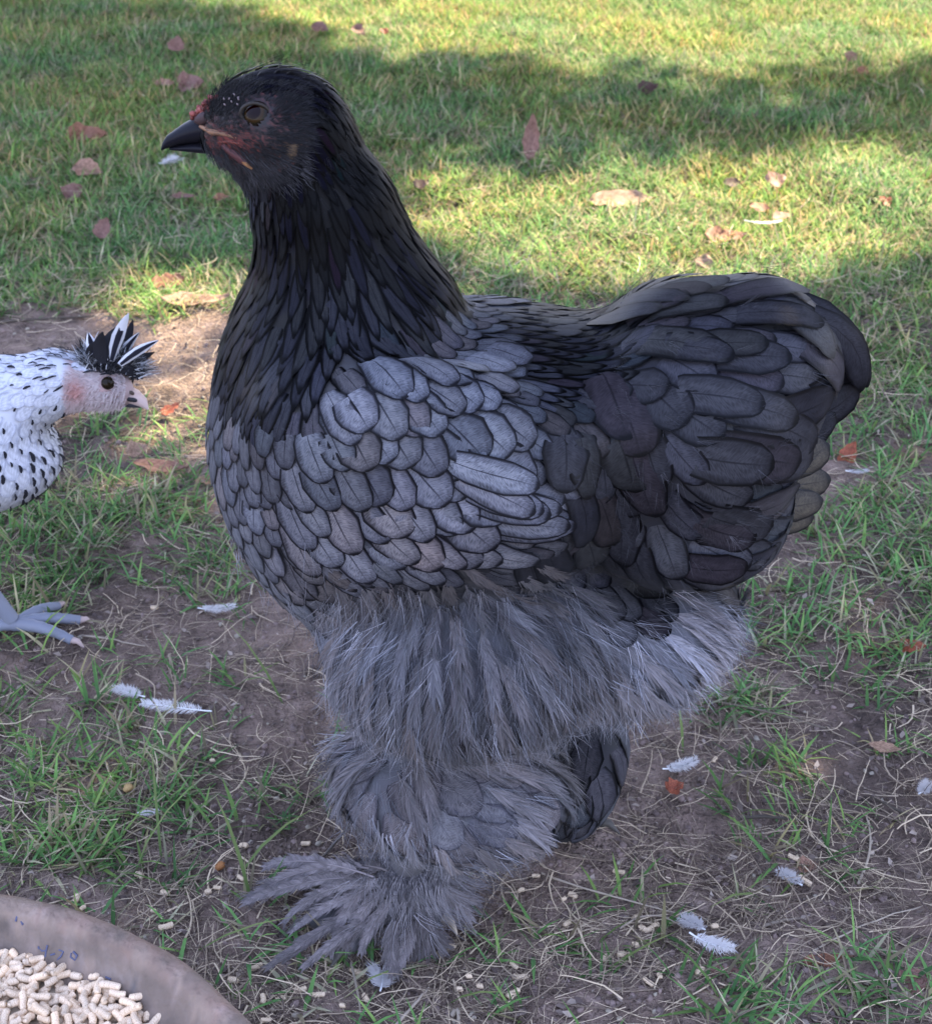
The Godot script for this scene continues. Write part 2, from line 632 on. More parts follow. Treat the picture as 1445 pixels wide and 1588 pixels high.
# ------------------------------------------------------------------ grass
func blade(s: Soup, at: Vector3, yaw: float, lean: float, length: float, width: float, bend: float, col: Color, tip: Color) -> void:
	var out := Vector3(cos(yaw), 0, sin(yaw))
	var side := Vector3(-sin(yaw), 0, cos(yaw))
	var rows := []
	var p := at
	var a := lean
	for k in 4:
		var t := k / 3.0
		var d := out * sin(a) + Vector3.UP * cos(a)
		var n := (Vector3.UP * sin(a) - out * cos(a)) * -1.0
		n = out * -cos(a) + Vector3.UP * sin(a)
		var w := width * 0.5 * (0.75 if k == 0 else 1.0 if k == 1 else 0.72 if k == 2 else 0.06)
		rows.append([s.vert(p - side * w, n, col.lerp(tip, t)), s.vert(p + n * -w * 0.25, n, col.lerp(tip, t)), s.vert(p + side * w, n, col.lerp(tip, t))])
		p += d * length / 3.0
		a += bend / 3.0
	for k in 3:
		s.quad(rows[k][0], rows[k][1], rows[k + 1][1], rows[k + 1][0])
		s.quad(rows[k][1], rows[k][2], rows[k + 1][2], rows[k + 1][1])

var bare := []
var lush := []

func lawn(x: float, z: float) -> float:
	var far := smoothstep(-0.62, -1.05, z + 0.12 * noise.get_noise_2d(x * 2.5, z * 2.5))
	var d := 0.035 + far * 0.85 + patch(x, z, lush) - patch(x, z, bare)
	d += 0.30 * noise.get_noise_2d(x * 9.0, z * 9.0) * clampf(d * 3.0, 0.1, 1.0) + 0.12 * noise.get_noise_2d(x * 30.0, z * 30.0) * clampf(d * 3.0, 0.0, 1.0)
	return d

func grass() -> void:
	lush = patches([[150, 800, 220, 90, 0.62], [60, 920, 130, 60, 0.4], [330, 880, 90, 40, 0.4], [70, 1090, 140, 50, 0.45], [150, 1220, 210, 110, 0.6], [50, 1330, 120, 40, 0.5], [430, 1240, 70, 40, 0.3], [350, 640, 80, 40, 0.35],
		[1390, 840, 150, 130, 0.6], [1250, 960, 120, 60, 0.5]])
	lush += patches([[1400, 620, 110, 100, 0.55], [1420, 1010, 70, 60, 0.35], [1360, 1550, 130, 50, 0.55], [1170, 1570, 100, 40, 0.5], [1160, 1090, 34, 22, 0.7], [1160, 1310, 40, 18, 0.6], [985, 1400, 45, 16, 0.55], [1310, 1385, 40, 18, 0.5], [1200, 1195, 60, 20, 0.3], [1005, 1470, 30, 20, 0.4]])
	lush += patches([[90, 1480, 60, 30, 0.2], [790, 1570, 50, 20, 0.4], [440, 1330, 60, 20, 0.3], [520, 1490, 70, 20, 0.25], [180, 650, 80, 30, 0.3]])
	bare = patches([[120, 540, 260, 42, 0.9], [300, 600, 90, 40, 0.4], [690, 335, 70, 22, 0.6], [320, 345, 60, 22, 0.5], [230, 980, 140, 24, 0.3], [1310, 740, 60, 24, 0.5], [60, 500, 120, 40, 0.5], [330, 500, 80, 30, 0.6], [960, 310, 50, 16, 0.3]])
	var greens := [Color(0.105, 0.215, 0.062), Color(0.13, 0.25, 0.068), Color(0.09, 0.19, 0.062), Color(0.20, 0.28, 0.075)]
	var dry := [Color(0.30, 0.24, 0.11), Color(0.24, 0.18, 0.10), Color(0.36, 0.30, 0.17)]
	var tufts := []
	for v in 8:
		var s := Soup.new()
		for k in 9 + (v % 3) * 2:
			var is_dry := rng.randf() < (0.14 if v < 5 else 0.42)
			var col: Color = dry[rng.randi() % 3] if is_dry else greens[rng.randi() % 4]
			var yaw := rng.randf() * TAU
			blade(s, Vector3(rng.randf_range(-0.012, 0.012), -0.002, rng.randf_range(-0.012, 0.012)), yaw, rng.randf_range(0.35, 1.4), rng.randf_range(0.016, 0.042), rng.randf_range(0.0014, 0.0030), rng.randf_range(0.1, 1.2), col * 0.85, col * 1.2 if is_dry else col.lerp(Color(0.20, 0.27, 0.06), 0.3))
		tufts.append(s.mesh())
	var where := []
	var tints := []
	for v in 8:
		where.append([])
		tints.append([])
	var z := -3.6
	while z < 0.42:
		var half := 0.36 + (0.7 - z) * 0.36
		var step := 0.0108
		var x := -half
		while x < half:
			var gx := x + rng.randf_range(-0.008, 0.008)
			var gz := z + rng.randf_range(-0.008, 0.008)
			if rng.randf() < lawn(gx, gz):
				var v := rng.randi() % 8
				var far := smoothstep(-0.7, -1.4, gz)
				var k := rng.randf_range(0.7, 1.15) * lerpf(0.92, 1.0, far)
				var b := Basis(Vector3.UP, rng.randf() * TAU).scaled(Vector3(k, k * rng.randf_range(0.65, 1.05), k))
				where[v].append(Transform3D(b, Vector3(gx, ground_y(gx, gz), gz)))
				var t := rng.randf_range(0.65, 1.55)
				var warm := clampf(0.5 + noise.get_noise_2d(gx * 3.0 + 20.0, gz * 3.0), 0.0, 1.0) * (0.35 + 0.65 * far)
				tints[v].append(Color(t * lerpf(0.86, 1.22, warm), t * lerpf(1.0, 1.10, warm), t * lerpf(1.15, 0.95, warm)))
			x += step
		z += step
	for v in 8:
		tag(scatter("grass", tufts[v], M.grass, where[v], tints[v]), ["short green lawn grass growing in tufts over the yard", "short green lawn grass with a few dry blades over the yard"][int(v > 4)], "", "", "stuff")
	# a handful of long runners and seed stems that stand clear of the lawn
	var s2 := Soup.new()
	for k in 90:
		var p := gp(rng.randf_range(0, 1445), rng.randf_range(20, 420) if k < 45 else rng.randf_range(420, 1560))
		p.y = ground_y(p.x, p.z)
		blade(s2, p, rng.randf() * TAU, rng.randf_range(0.2, 0.9), rng.randf_range(0.05, 0.085), rng.randf_range(0.0016, 0.003), rng.randf_range(0.3, 1.2), Color(0.10, 0.16, 0.05), Color(0.24, 0.28, 0.10))
	tag(part("grass", s2.mesh(), M.grass, self), "longer grass blades standing clear of the lawn", "", "", "stuff")

# ------------------------------------------------------------------ straw, rootlets and crumbs on the soil
func litter() -> void:
	var kinds := []
	for v in 10:
		var s := Soup.new()
		var pts := []
		var radii := []
		var a := 0.0
		var p := Vector3(0, 0.0015, 0)
		var bend := rng.randf_range(-0.16, 0.16) if v % 3 else rng.randf_range(-0.4, 0.4)
		for k in 7:
			pts.append(p)
			radii.append(lerpf(0.00048, 0.00022, k / 6.0) * (1.0 if v < 7 else 2.0))
			p += Vector3(cos(a), rng.randf_range(-0.12, 0.18), sin(a)) * 0.009
			a += bend + rng.randf_range(-0.16, 0.16)
		tube(s, pts, radii, 4, Color.WHITE, 0.6)
		kinds.append(s.mesh())
	var where := []
	var tints := []
	for v in 10:
		where.append([])
		tints.append([])
	for k in 60000:
		var p := gp(rng.randf_range(-60, 1510), rng.randf_range(430, 1640) if rng.randf() < 0.72 else rng.randf_range(-10, 500))
		if noise.get_noise_2d(p.x * 8.0, p.z * 8.0) + rng.randf() < 0.3:
			continue
		p.y = ground_y(p.x, p.z) + (rng.randf_range(0.0, 0.0035) if p.z > -0.6 else rng.randf_range(0.002, 0.02))
		var v := rng.randi() % 10
		var sc := 0.12 + 0.68 * pow(rng.randf(), 2.6)
		where[v].append(Transform3D(Basis.from_euler(Vector3(rng.randf_range(-0.2, 0.2), rng.randf() * TAU, rng.randf_range(-0.25, 0.25))) * sc, p))
		var t := pow(rng.randf(), 1.8)
		tints[v].append(Color(0.08, 0.055, 0.045).lerp(Color(0.66, 0.53, 0.36), t))
	for v in 10:
		tag(scatter("straw_litter", kinds[v], M.straw, where[v], tints[v]), "dry straw and rootlets strewn over the soil", "", "", "stuff")
	var crumbs := []
	for v in 3:
		var s := Soup.new()
		blob(s, Vector3(v, 0, 0), Vector3(0.003, 0.002, 0.0026), Basis(), Color.WHITE, 0.5, 7, 5)
		for q in s.v.size():
			s.v[q].x -= v
		crumbs.append(s.mesh())
	for v in 3:
		var wh := []
		var tn := []
		for k in 2600:
			var p := gp(rng.randf_range(-40, 1490), rng.randf_range(480, 1620))
			p.y = ground_y(p.x, p.z)
			wh.append(Transform3D(Basis.from_euler(Vector3(rng.randf() * 6, rng.randf() * 6, 0)) * (0.15 + 0.8 * pow(rng.randf(), 2.0)), p))
			var t := rng.randf_range(0.5, 1.3)
			tn.append(Color(0.19 * t, 0.138 * t, 0.118 * t) if rng.randf() < 0.93 else Color(0.3, 0.26, 0.2))
		tag(scatter("soil_crumbs", crumbs[v], M.straw, wh, tn), "small crumbs of dark soil", "", "", "stuff")
	# chips: flat flecks of dry leaf and bark
	var s3 := Soup.new()
	var d := 0.0045
	var q0 := s3.vert(Vector3(-d, 0, -d * 0.3), Vector3.UP, Color.WHITE)
	var q1 := s3.vert(Vector3(-d * 0.2, 0.001, -d * 0.5), Vector3.UP, Color.WHITE)
	var q2 := s3.vert(Vector3(d, 0.0, 0.0), Vector3.UP, Color.WHITE)
	var q3 := s3.vert(Vector3(-d * 0.1, 0.001, d * 0.4), Vector3.UP, Color.WHITE)
	s3.quad(q0, q1, q2, q3)
	var wf := []
	var tf := []
	for k in 3600:
		var p := gp(rng.randf_range(-40, 1490), rng.randf_range(430, 1620))
		p.y = ground_y(p.x, p.z) + 0.0012
		wf.append(Transform3D(Basis.from_euler(Vector3(rng.randf_range(-0.6, 0.6), rng.randf() * TAU, rng.randf_range(-0.6, 0.6))) * Vector3(1, 1, 1).x * (0.2 + 0.9 * pow(rng.randf(), 2.0)), p))
		var t := pow(rng.randf(), 3.0)
		tf.append(Color(0.09, 0.064, 0.054).lerp(Color(0.42, 0.34, 0.27), t))
	tag(scatter("leaf_flecks", s3.mesh(), M.straw, wf, tf), "flecks of dry leaf and bark on the soil", "", "", "stuff")

# ------------------------------------------------------------------ clay dish and feed
func pellet_mesh(v: int) -> ArrayMesh:
	var s := Soup.new()
	var r := 0.0020
	var l: float = [0.0055, 0.0075, 0.0090, 0.0108, 0.0065, 0.0045][v]
	var pts := []
	var radii := []
	for k in 6:
		var t: float = [0.0, 0.06, 0.35, 0.65, 0.94, 1.0][k]
		pts.append(Vector3((t - 0.5) * l, 0.0003 * sin(t * 7.0 + v), 0.0004 * sin(t * 5.0 + v * 2.0)))
		radii.append(r * (0.88 if k == 0 or k == 5 else 1.0 + 0.03 * sin(k * 1.3 + v)))
	tube(s, pts, radii, 9, Color.WHITE)
	return s.mesh()

func dish() -> void:
	# the outer rim on the photograph fits a level circle of 0.237 m
	var R := 0.238
	var rim_y := 0.058
	var a := gp(0, 1385, rim_y)
	var b := gp(200, 1440, rim_y)
	var c := gp(395, 1588, rim_y)
	var ax := Vector2(a.x, a.z)
	var bx := Vector2(b.x, b.z)
	var cx := Vector2(c.x, c.z)
	var dd := 2.0 * (ax.x * (bx.y - cx.y) + bx.x * (cx.y - ax.y) + cx.x * (ax.y - bx.y))
	var mid := Vector2((ax.length_squared() * (bx.y - cx.y) + bx.length_squared() * (cx.y - ax.y) + cx.length_squared() * (ax.y - bx.y)) / dd,
		(ax.length_squared() * (cx.x - bx.x) + bx.length_squared() * (ax.x - cx.x) + cx.length_squared() * (bx.x - ax.x)) / dd)
	R = mid.distance_to(ax)
	var at := Vector3(mid.x, 0, mid.y)
	var d := thing("feeding_dish", at, "wide shallow brown clay dish with worn rim, full of feed pellets", "dish")
	# wall outline, from under the foot over the lip to the inside floor: [radius from R, height]
	var prof := [[-0.075, 0.001], [-0.055, 0.002], [-0.03, 0.02], [-0.012, 0.038], [-0.003, 0.047], [0.0, 0.053], [-0.0015, 0.058], [-0.006, 0.0615], [-0.011, 0.0625], [-0.0155, 0.0605], [-0.019, 0.056],
		[-0.024, 0.050], [-0.034, 0.040], [-0.046, 0.029], [-0.06, 0.019], [-0.08, 0.014], [-0.237, 0.013]]
	var s := Soup.new()
	var n := 420
	for k in prof.size():
		var k0: Array = prof[maxi(k - 1, 0)]
		var k1: Array = prof[mini(k + 1, prof.size() - 1)]
		var tr: float = k1[0] - k0[0]
		var ty: float = k1[1] - k0[1]
		for j in n:
			var an := TAU * j / n
			var r: float = maxf(R + prof[k][0], 0.001)
			var wob := 0.0009 * noise.get_noise_2d(cos(an) * 3.0 + k, sin(an) * 3.0)
			var nn := Vector3(ty * cos(an), -tr, ty * sin(an)).normalized()
			# patchy lighter rim, darker stains down the inside
			var st := 1.0 + 0.25 * noise.get_noise_2d(an * 9.0, k * 0.8)
			var lip := 1.0 if k >= 4 and k <= 9 else 0.0
			var col := Color(0.70, 0.72, 0.74).lerp(Color(1.15, 1.02, 1.0), lip * clampf(0.5 + 1.2 * noise.get_noise_2d(an * 4.0, 3.0), 0.0, 1.0)) * st
			if k > 10 and noise.get_noise_2d(an * 5.0 + 30.0, k * 0.25) > 0.28:
				col = col * Color(0.6, 0.66, 0.74)
			var chalky := clampf(noise.get_noise_2d(an * 16.0 + 5.0, k * 0.9) * 2.2 - 0.55, 0.0, 1.0) * (1.0 if k >= 6 and k <= 12 else 0.3)
			col = col.lerp(Color(1.9, 1.95, 2.2), chalky * 0.6)
			s.vert(Vector3(cos(an) * (r + wob), prof[k][1] + wob, sin(an) * (r + wob)), nn, col)
	for k in prof.size() - 1:
		for j in n:
			var j2 := (j + 1) % n
			s.quad(k * n + j, k * n + j2, (k + 1) * n + j2, (k + 1) * n + j)
	part("dish_wall", s.mesh(), M.clay, d)
	# worn blue pen marks on the inside of the wall
	var ink := mat("ink", lin(0.085, 0.088, 0.14), 0.7, false)
	var strokes := [[[62, 1470], [66, 1475], [72, 1474]], [[74, 1466], [72, 1475], [71, 1484]], [[79, 1481], [86, 1479]], [[92, 1473], [99, 1476], [95, 1483], [89, 1489], [94, 1487]], [[111, 1478], [110, 1484], [117, 1489], [120, 1482], [114, 1476]],
		[[27, 1421], [25, 1429]], [[33, 1429], [36, 1434]], [[164, 1515], [172, 1519]], [[60, 1468], [61, 1472]]]
	for st in strokes:
		var pts := []
		var radii := []
		for q in st:
			pts.append(on_dish(at, R, q[0], q[1]))
			radii.append(0.0004 + 0.0003 * rng.randf())
		var m := Soup.new()
		tube(m, pts, radii, 6, Color.WHITE)
		part("pen_mark", m.mesh(), ink, d)
	# the heap of pellets: laid in layers, the top ones are things of their own
	var kinds := []
	for v in 6: 
		kinds.append(pellet_mesh(v))
		kinds[v].surface_set_material(0, M.pellet)
	var tones := []
	for k in 6:
		var pm: StandardMaterial3D = M.pellet.duplicate()
		var t := 0.86 + 0.05 * k
		pm.albedo_color = lin(0.80 * t, (0.65 - 0.015 * (k % 3)) * t, (0.49 - 0.025 * (k % 3)) * t)
		pm.vertex_color_use_as_albedo = false
		tones.append(pm)
	var seen := []
	var rest := []
	var placed := []
	var tries := 0
	while tries < 30000 and placed.size() < 8000:
		tries += 1
		var an := rng.randf() * TAU
		var rr := sqrt(rng.randf()) * (R - 0.027)
		var p := Vector3(cos(an) * rr, 0, sin(an) * rr)
		var h := 0.0
		var heap := 0.0485 - 0.004 * smoothstep(0.10, 0.20, rr) + 0.004 * noise.get_noise_2d(p.x * 22.0, p.z * 22.0)
		p.y = heap + rng.randf_range(-0.005, 0.003)
		var ok := true
		for q in placed:
			if absf(q.x - p.x) < 0.0035 and q.distance_squared_to(p) < 0.0035 * 0.0035:
				ok = false
				break
		if ok:
			placed.append(p)
	for p in placed:
		var t := Transform3D(Basis.from_euler(Vector3(0, rng.randf() * TAU, rng.randf_range(-0.55, 0.55))), at + p)
		var q := pix(t.origin)
		if q.x > -12 and q.y < 1600:
			seen.append(t)
		else:
			rest.append(t)
	seen.sort_custom(func(x, y): return x.origin.y > y.origin.y)
	for k in seen.size():
		if k >= 290:
			rest.append(seen[k])
			continue
		var o := MeshInstance3D.new()
		o.mesh = kinds[rng.randi() % 6]
		o.material_override = tones[rng.randi() % 6]
		put(o, "feed_pellet")
		o.transform = seen[k]
		tag(o, "cream feed pellet heaped with others inside the brown clay dish", "feed pellet", "feed pellets heaped in the clay dish")
	var tints := []
	for k in rest.size():
		tints.append(Color(0.78, 0.63, 0.475) * rng.randf_range(0.85, 1.1))
	var heap_o := scatter("feed_pellets", pellet_mesh(1), M.pellet, rest, tints)
	tag(heap_o, "deeper cream feed pellets filling the clay dish", "feed", "", "stuff")
	# the bed that the heap lies on
	var bed := Soup.new()
	var rows := []
	for k in 9:
		var row := []
		for j in 40:
			var r := (R - 0.033) * k / 8.0
			var an2 := TAU * j / 40
			row.append(bed.vert(Vector3(cos(an2) * r, 0.044 - 0.004 * smoothstep(0.10, 0.20, r), sin(an2) * r), Vector3.UP, Color(0.35, 0.28, 0.2)))
		rows.append(row)
	for k in 8:
		for j in 40:
			bed.quad(rows[k][j], rows[k][(j + 1) % 40], rows[k + 1][(j + 1) % 40], rows[k + 1][j])
	tag(part("feed_dust", bed.mesh(), M.straw, self, at), "feed dust packed under the pellets in the clay dish", "feed", "", "stuff")

func on_dish(at: Vector3, R: float, px: float, py: float) -> Vector3:     # the inner wall, a cone between two heights
	var d := ray(px, py)
	var best := Vector3.ZERO
	var gap := 9.0
	for k in 60:
		var y := 0.014 + k * 0.0008
		var p := CAM + d * ((y - CAM.y) / d.y)
		var r := Vector2(p.x - at.x, p.z - at.z).length() - R
		var wall := 0.0
		if y < 0.019: wall = lerpf(-0.08, -0.06, (y - 0.014) / 0.005)
		elif y < 0.029: wall = lerpf(-0.06, -0.046, (y - 0.019) / 0.010)
		elif y < 0.040: wall = lerpf(-0.046, -0.034, (y - 0.029) / 0.011)
		elif y < 0.050: wall = lerpf(-0.034, -0.024, (y - 0.04) / 0.010)
		elif y < 0.056: wall = lerpf(-0.024, -0.019, (y - 0.05) / 0.006)
		else: wall = lerpf(-0.019, -0.0155, (y - 0.056) / 0.0045)
		if absf(r - wall) < gap:
			gap = absf(r - wall)
			best = p
	return best - at

# ------------------------------------------------------------------ the grey hen
var hen := Field.new()

func lobe(f: Field, px: float, py: float, z: float, rx: float, ry: float, rz: float, turn := 0.0, pair := false) -> void:
	var c := pt(px, py, z)
	var m := mpp(c)
	var look := (c - CAM).normalized()
	var se := -look.y
	var ce := sqrt(1.0 - se * se)
	var h := ry * m
	var real := sqrt(maxf(h * h - rz * rz * se * se, h * h * 0.35)) / ce
	f.ell(c, Vector3(rx * m, real, rz), deg_to_rad(turn))
	if pair:
		f.ell(Vector3(c.x, c.y, -c.z), Vector3(rx * m, real, rz), deg_to_rad(turn))

# how the plumage lies: [px, py, direction in degrees (0 right, 90 down), length px, width px, tone, shape]
var flow := []

func flow_at(q: Vector2) -> Array:
	var sw := 0.0
	var dir := Vector2.ZERO
	var l := 0.0
	var w := 0.0
	var tone := 0.0
	var shape := 0
	var top := 0.0
	for r in flow:
		var e := Vector2(r[0], r[1]).distance_squared_to(q) + 120.0
		var k := 1.0 / (e * e)
		sw += k
		dir += Vector2.from_angle(deg_to_rad(r[2])) * k
		l += r[3] * k
		w += r[4] * k
		tone += r[5] * k
		if k > top:
			top = k
			shape = r[6]
	return [dir.normalized(), l / sw, w / sw, tone / sw, shape]

func plume(tone: float, brown := 0.0) -> Color:
	var c := Color(0.0034, 0.0036, 0.0054).lerp(Color(0.172, 0.178, 0.20), tone)
	return c.lerp(Color(c.get_luminance() * 1.15, c.get_luminance() * 0.97, c.get_luminance() * 0.92), brown)

func to_world(p: Vector3, d: Vector2) -> Vector3:      # a direction seen in the side view, as a direction along the body
	return Vector3(d.x, -d.y, 0.0)

func in_face(q: Vector2) -> bool:
	return ((q - Vector2(390, 208)) / Vector2(80, 60)).length() < 1.0

func grey_hen() -> void:
	lobe(hen, 690, 690, 0.0, 335, 225, 0.094)
	lobe(hen, 535, 690, 0.0, 196, 300, 0.082, 6)
	lobe(hen, 760, 920, 0.0, 255, 190, 0.085)
	lobe(hen, 975, 950, 0.0, 165, 140, 0.072, 20)
	lobe(hen, 1070, 630, 0.0, 180, 200, 0.08)
	lobe(hen, 1190, 545, 0.0, 95, 112, 0.05)
	lobe(hen, 1055, 765, 0.0, 160, 135, 0.074)
	lobe(hen, 800, 600, 0.0, 260, 125, 0.078)
	lobe(hen, 715, 1005, 0.047, 205, 160, 0.064, 0, true)
	lobe(hen, 700, 1212, 0.042, 182, 118, 0.052, -10)
	lobe(hen, 885, 1195, -0.05, 70, 120, 0.045, -25)
	lobe(hen, 635, 700, 0.066, 245, 132, 0.03, -12)
	lobe(hen, 635, 780, -0.06, 245, 110, 0.03, -12)
	lobe(hen, 780, 775, 0.07, 115, 62, 0.024, -8)
	var m0 := mpp(pt(500, 330))
	hen.cone(pt(440, 205), pt(505, 335), 75 * m0, 98 * m0)
	hen.cone(pt(505, 335), pt(546, 480), 98 * m0, 166 * m0)
	lobe(hen, 436, 190, 0.0, 98, 74, 0.030, -8)
	lobe(hen, 366, 204, 0.0, 46, 42, 0.014)

	flow = [[400, 130, 8, 34, 14, 0.0, 1], [470, 130, 25, 38, 15, 0.0, 1], [530, 190, 58, 50, 18, 0.01, 1], [480, 220, 60, 50, 18, 0.0, 1], [440, 270, 80, 46, 18, 0.0, 1], [395, 290, 85, 36, 14, 0.14, 1], [560, 280, 62, 72, 24, 0.01, 1], [490, 330, 82, 76, 24, 0.01, 1],
		[415, 350, 96, 66, 24, 0.03, 1], [620, 370, 60, 95, 28, 0.015, 1]]
	flow += [[520, 420, 84, 88, 34, 0.09, 1], [410, 440, 100, 76, 33, 0.09, 1], [680, 440, 50, 100, 28, 0.03, 1], [610, 470, 72, 92, 38, 0.10, 1], [385, 540, 98, 80, 38, 0.10, 1], [490, 520, 92, 82, 38, 0.1, 1], [570, 530, 60, 70, 40, 0.12, 1], [430, 600, 92, 72, 36, 0.14, 1], [700, 480, 18, 76, 34, 0.4, 0], [760, 478, 12, 66, 30, 0.3, 0], [820, 480, 10, 70, 28, 0.12, 0]]
	flow += [[360, 650, 94, 72, 44, 0.5, 0], [375, 740, 86, 80, 54, 0.72, 0], [385, 830, 76, 86, 58, 0.8, 0], [412, 900, 68, 94, 60, 0.8, 0], [450, 960, 64, 100, 62, 0.72, 0], [490, 1010, 66, 96, 58, 0.62, 0], [470, 880, 78, 100, 70, 0.45, 0], [420, 740, 78, 76, 52, 0.56, 0], [430, 660, 85, 70, 44, 0.42, 0]]
	flow += [[560, 600, 60, 62, 50, 0.68, 0], [640, 570, 30, 70, 52, 0.7, 0], [720, 570, 25, 70, 50, 0.6, 0], [600, 700, 62, 80, 52, 0.55, 0], [700, 720, 45, 90, 60, 0.68, 0], [800, 760, 18, 120, 50, 0.6, 0], [790, 530, 10, 66, 32, 0.07, 1], [880, 510, 6, 74, 32, 0.05, 1], [850, 570, 16, 70, 36, 0.07, 1], [760, 505, 10, 66, 30, 0.1, 1], [880, 640, 70, 70, 50, 0.16, 0]]
	flow += [[560, 815, 40, 100, 46, 0.5, 0], [660, 838, 25, 100, 50, 0.5, 0], [770, 850, 20, 100, 50, 0.4, 0], [556, 920, 96, 84, 60, 0.95, 3]]
	flow += [[960, 500, -12, 90, 34, 0.14, 2], [1060, 450, -8, 120, 44, 0.2, 2], [1180, 450, 6, 130, 50, 0.22, 2], [1290, 480, 42, 110, 50, 0.2, 2], [1330, 560, 78, 90, 46, 0.1, 2], [1180, 540, 6, 140, 56, 0.22, 2], [1000, 570, 50, 100, 72, 0.2, 2], [960, 700, 80, 100, 66, 0.17, 2], [1100, 640, 8, 150, 66, 0.2, 2], [1230, 660, -18, 110, 56, 0.18, 2]]
	flow += [[1130, 740, 14, 150, 70, 0.2, 2], [1220, 760, 4, 110, 54, 0.2, 2], [1100, 830, 24, 110, 66, 0.3, 2], [960, 850, 75, 90, 60, 0.14, 2], [860, 800, 70, 90, 56, 0.2, 0], [1000, 930, 78, 90, 60, 0.16, 2], [1100, 890, 8, 120, 54, 0.16, 2]]
	flow += [[580, 900, 92, 80, 56, 0.42, 3], [680, 890, 86, 84, 60, 0.34, 3], [800, 900, 76, 84, 60, 0.3, 3], [560, 980, 92, 88, 60, 0.62, 3], [700, 970, 82, 92, 62, 0.52, 3], [850, 970, 72, 92, 62, 0.42, 3], [980, 1020, 58, 84, 60, 0.85, 3], [1080, 970, 40, 66, 60, 1.1, 3], [1030, 960, 50, 70, 60, 1.05, 3]]
	flow += [[640, 1080, 88, 96, 62, 0.46, 3], [740, 1070, 82, 96, 62, 0.36, 3], [830, 1080, 76, 92, 62, 0.5, 3], [920, 1090, 64, 84, 60, 0.7, 3], [540, 1080, 84, 90, 60, 0.5, 3]]  # lower tones here paint the crease shadow between thigh and lower leg
	flow += [[560, 1170, 88, 84, 66, 0.66, 4], [620, 1230, 76, 90, 70, 0.6, 4], [720, 1200, 48, 100, 76, 0.75, 4], [800, 1230, 35, 92, 70, 0.66, 4], [640, 1310, 66, 74, 52, 0.8, 4], [760, 1300, 40, 74, 54, 0.7, 4], [900, 1200, 78, 90, 60, 0.3, 0], [860, 1290, 110, 60, 40, 0.3, 0]]

	var base := gp(640, 1420)
	base.y = 0.0
	var root := thing("grey_hen", base, "large slate grey and black feather-legged hen standing in profile on the soil", "hen")
	var shade := func(p: Vector3) -> Color:
		var q := pix(Vector3(p.x, p.y, absf(p.z)))
		var a := flow_at(q)
		return plume(float(a[3]) * (0.75 if a[6 - 2] >= 3 else 0.45), 0.2)
	var lo := pt(320, 1350, 0.0)
	var body := surface_points(hen, Vector3(pt(310, 600).x, 0.02, -0.135), Vector3(pt(1370, 600).x, 0.54, 0.135), 0.0068, shade)
	part("body", body.mesh(), M.under_plumage, root, -base)

	# ---- rows of large feathers: [from px, to px, count, direction at both ends, length at both ends, width at both ends, tone, shape]
	var wing := Node3D.new()
	put(wing, "wing", root)
	wing.position = -base
	var rows := [
		[[545, 560], [760, 540], 7, 48, 18, 84, 82, 62, 62, 0.66, 0],
		[[500, 600], [740, 585], 9, 62, 28, 84, 84, 60, 64, 0.72, 0],
		[[455, 650], [770, 640], 10, 68, 36, 84, 100, 56, 82, 0.68, 0],
		[[425, 700], [755, 690], 9, 70, 38, 92, 104, 54, 78, 0.62, 0],
		[[415, 745], [720, 735], 9, 66, 38, 100, 112, 54, 82, 0.75, 0]]
	rows += [
		[[418, 790], [690, 778], 8, 58, 36, 114, 124, 50, 72, 0.85, 2],
		[[440, 800], [640, 805], 6, 50, 34, 156, 140, 38, 52, 0.85, 2],
		[[690, 700], [712, 812], 7, 24, 6, 150, 176, 54, 44, 0.85, 2, 0.0045],
		[[640, 815], [690, 832], 2, 24, 16, 150, 158, 60, 66, 0.95, 2],
		[[455, 815], [520, 860], 3, 48, 38, 140, 120, 30, 30, 0.5, 2]]
	for r in rows:
		lay_row(r, wing, M.laced_feather, 0.0010, 0.0038, 0.0001 * (9 - rows.find(r)))
	var tail := Node3D.new()
	put(tail, "tail", root)
	tail.position = -base
	rows = [
		[[890, 500], [985, 470], 3, -4, -10, 120, 140, 34, 46, 0.17, 2],
		[[960, 520], [1010, 462], 3, -22, -12, 120, 130, 50, 50, 0.2, 2],
		[[1085, 455], [1120, 500], 2, -10, 0, 160, 165, 62, 58, 0.24, 2],
		[[1180, 460], [1215, 540], 3, 30, 20, 140, 120, 66, 62, 0.27, 2],
		[[960, 535], [1090, 555], 4, 6, 2, 140, 165, 52, 60, 0.22, 2],
		[[920, 560], [960, 600], 2, 60, 72, 120, 130, 90, 86, 0.23, 2],
		[[1000, 600], [1120, 630], 3, 4, 16, 160, 170, 66, 72, 0.24, 2]]
	rows += [
		[[940, 650], [985, 680], 2, 76, 62, 120, 120, 78, 76, 0.2, 2],
		[[855, 640], [905, 650], 2, 88, 84, 120, 118, 72, 70, 0.24, 0],
		[[1020, 690], [1150, 700], 3, 14, -6, 175, 150, 72, 62, 0.22, 2],
		[[875, 745], [965, 765], 3, 80, 68, 104, 110, 62, 66, 0.18, 2],
		[[880, 830], [1000, 840], 3, 78, 62, 100, 100, 62, 62, 0.17, 2],
		[[960, 890], [1010, 900], 2, 82, 68, 92, 80, 60, 56, 0.2, 2],
		[[1030, 770], [1130, 800], 3, 30, 2, 125, 135, 74, 58, 0.32, 2]]
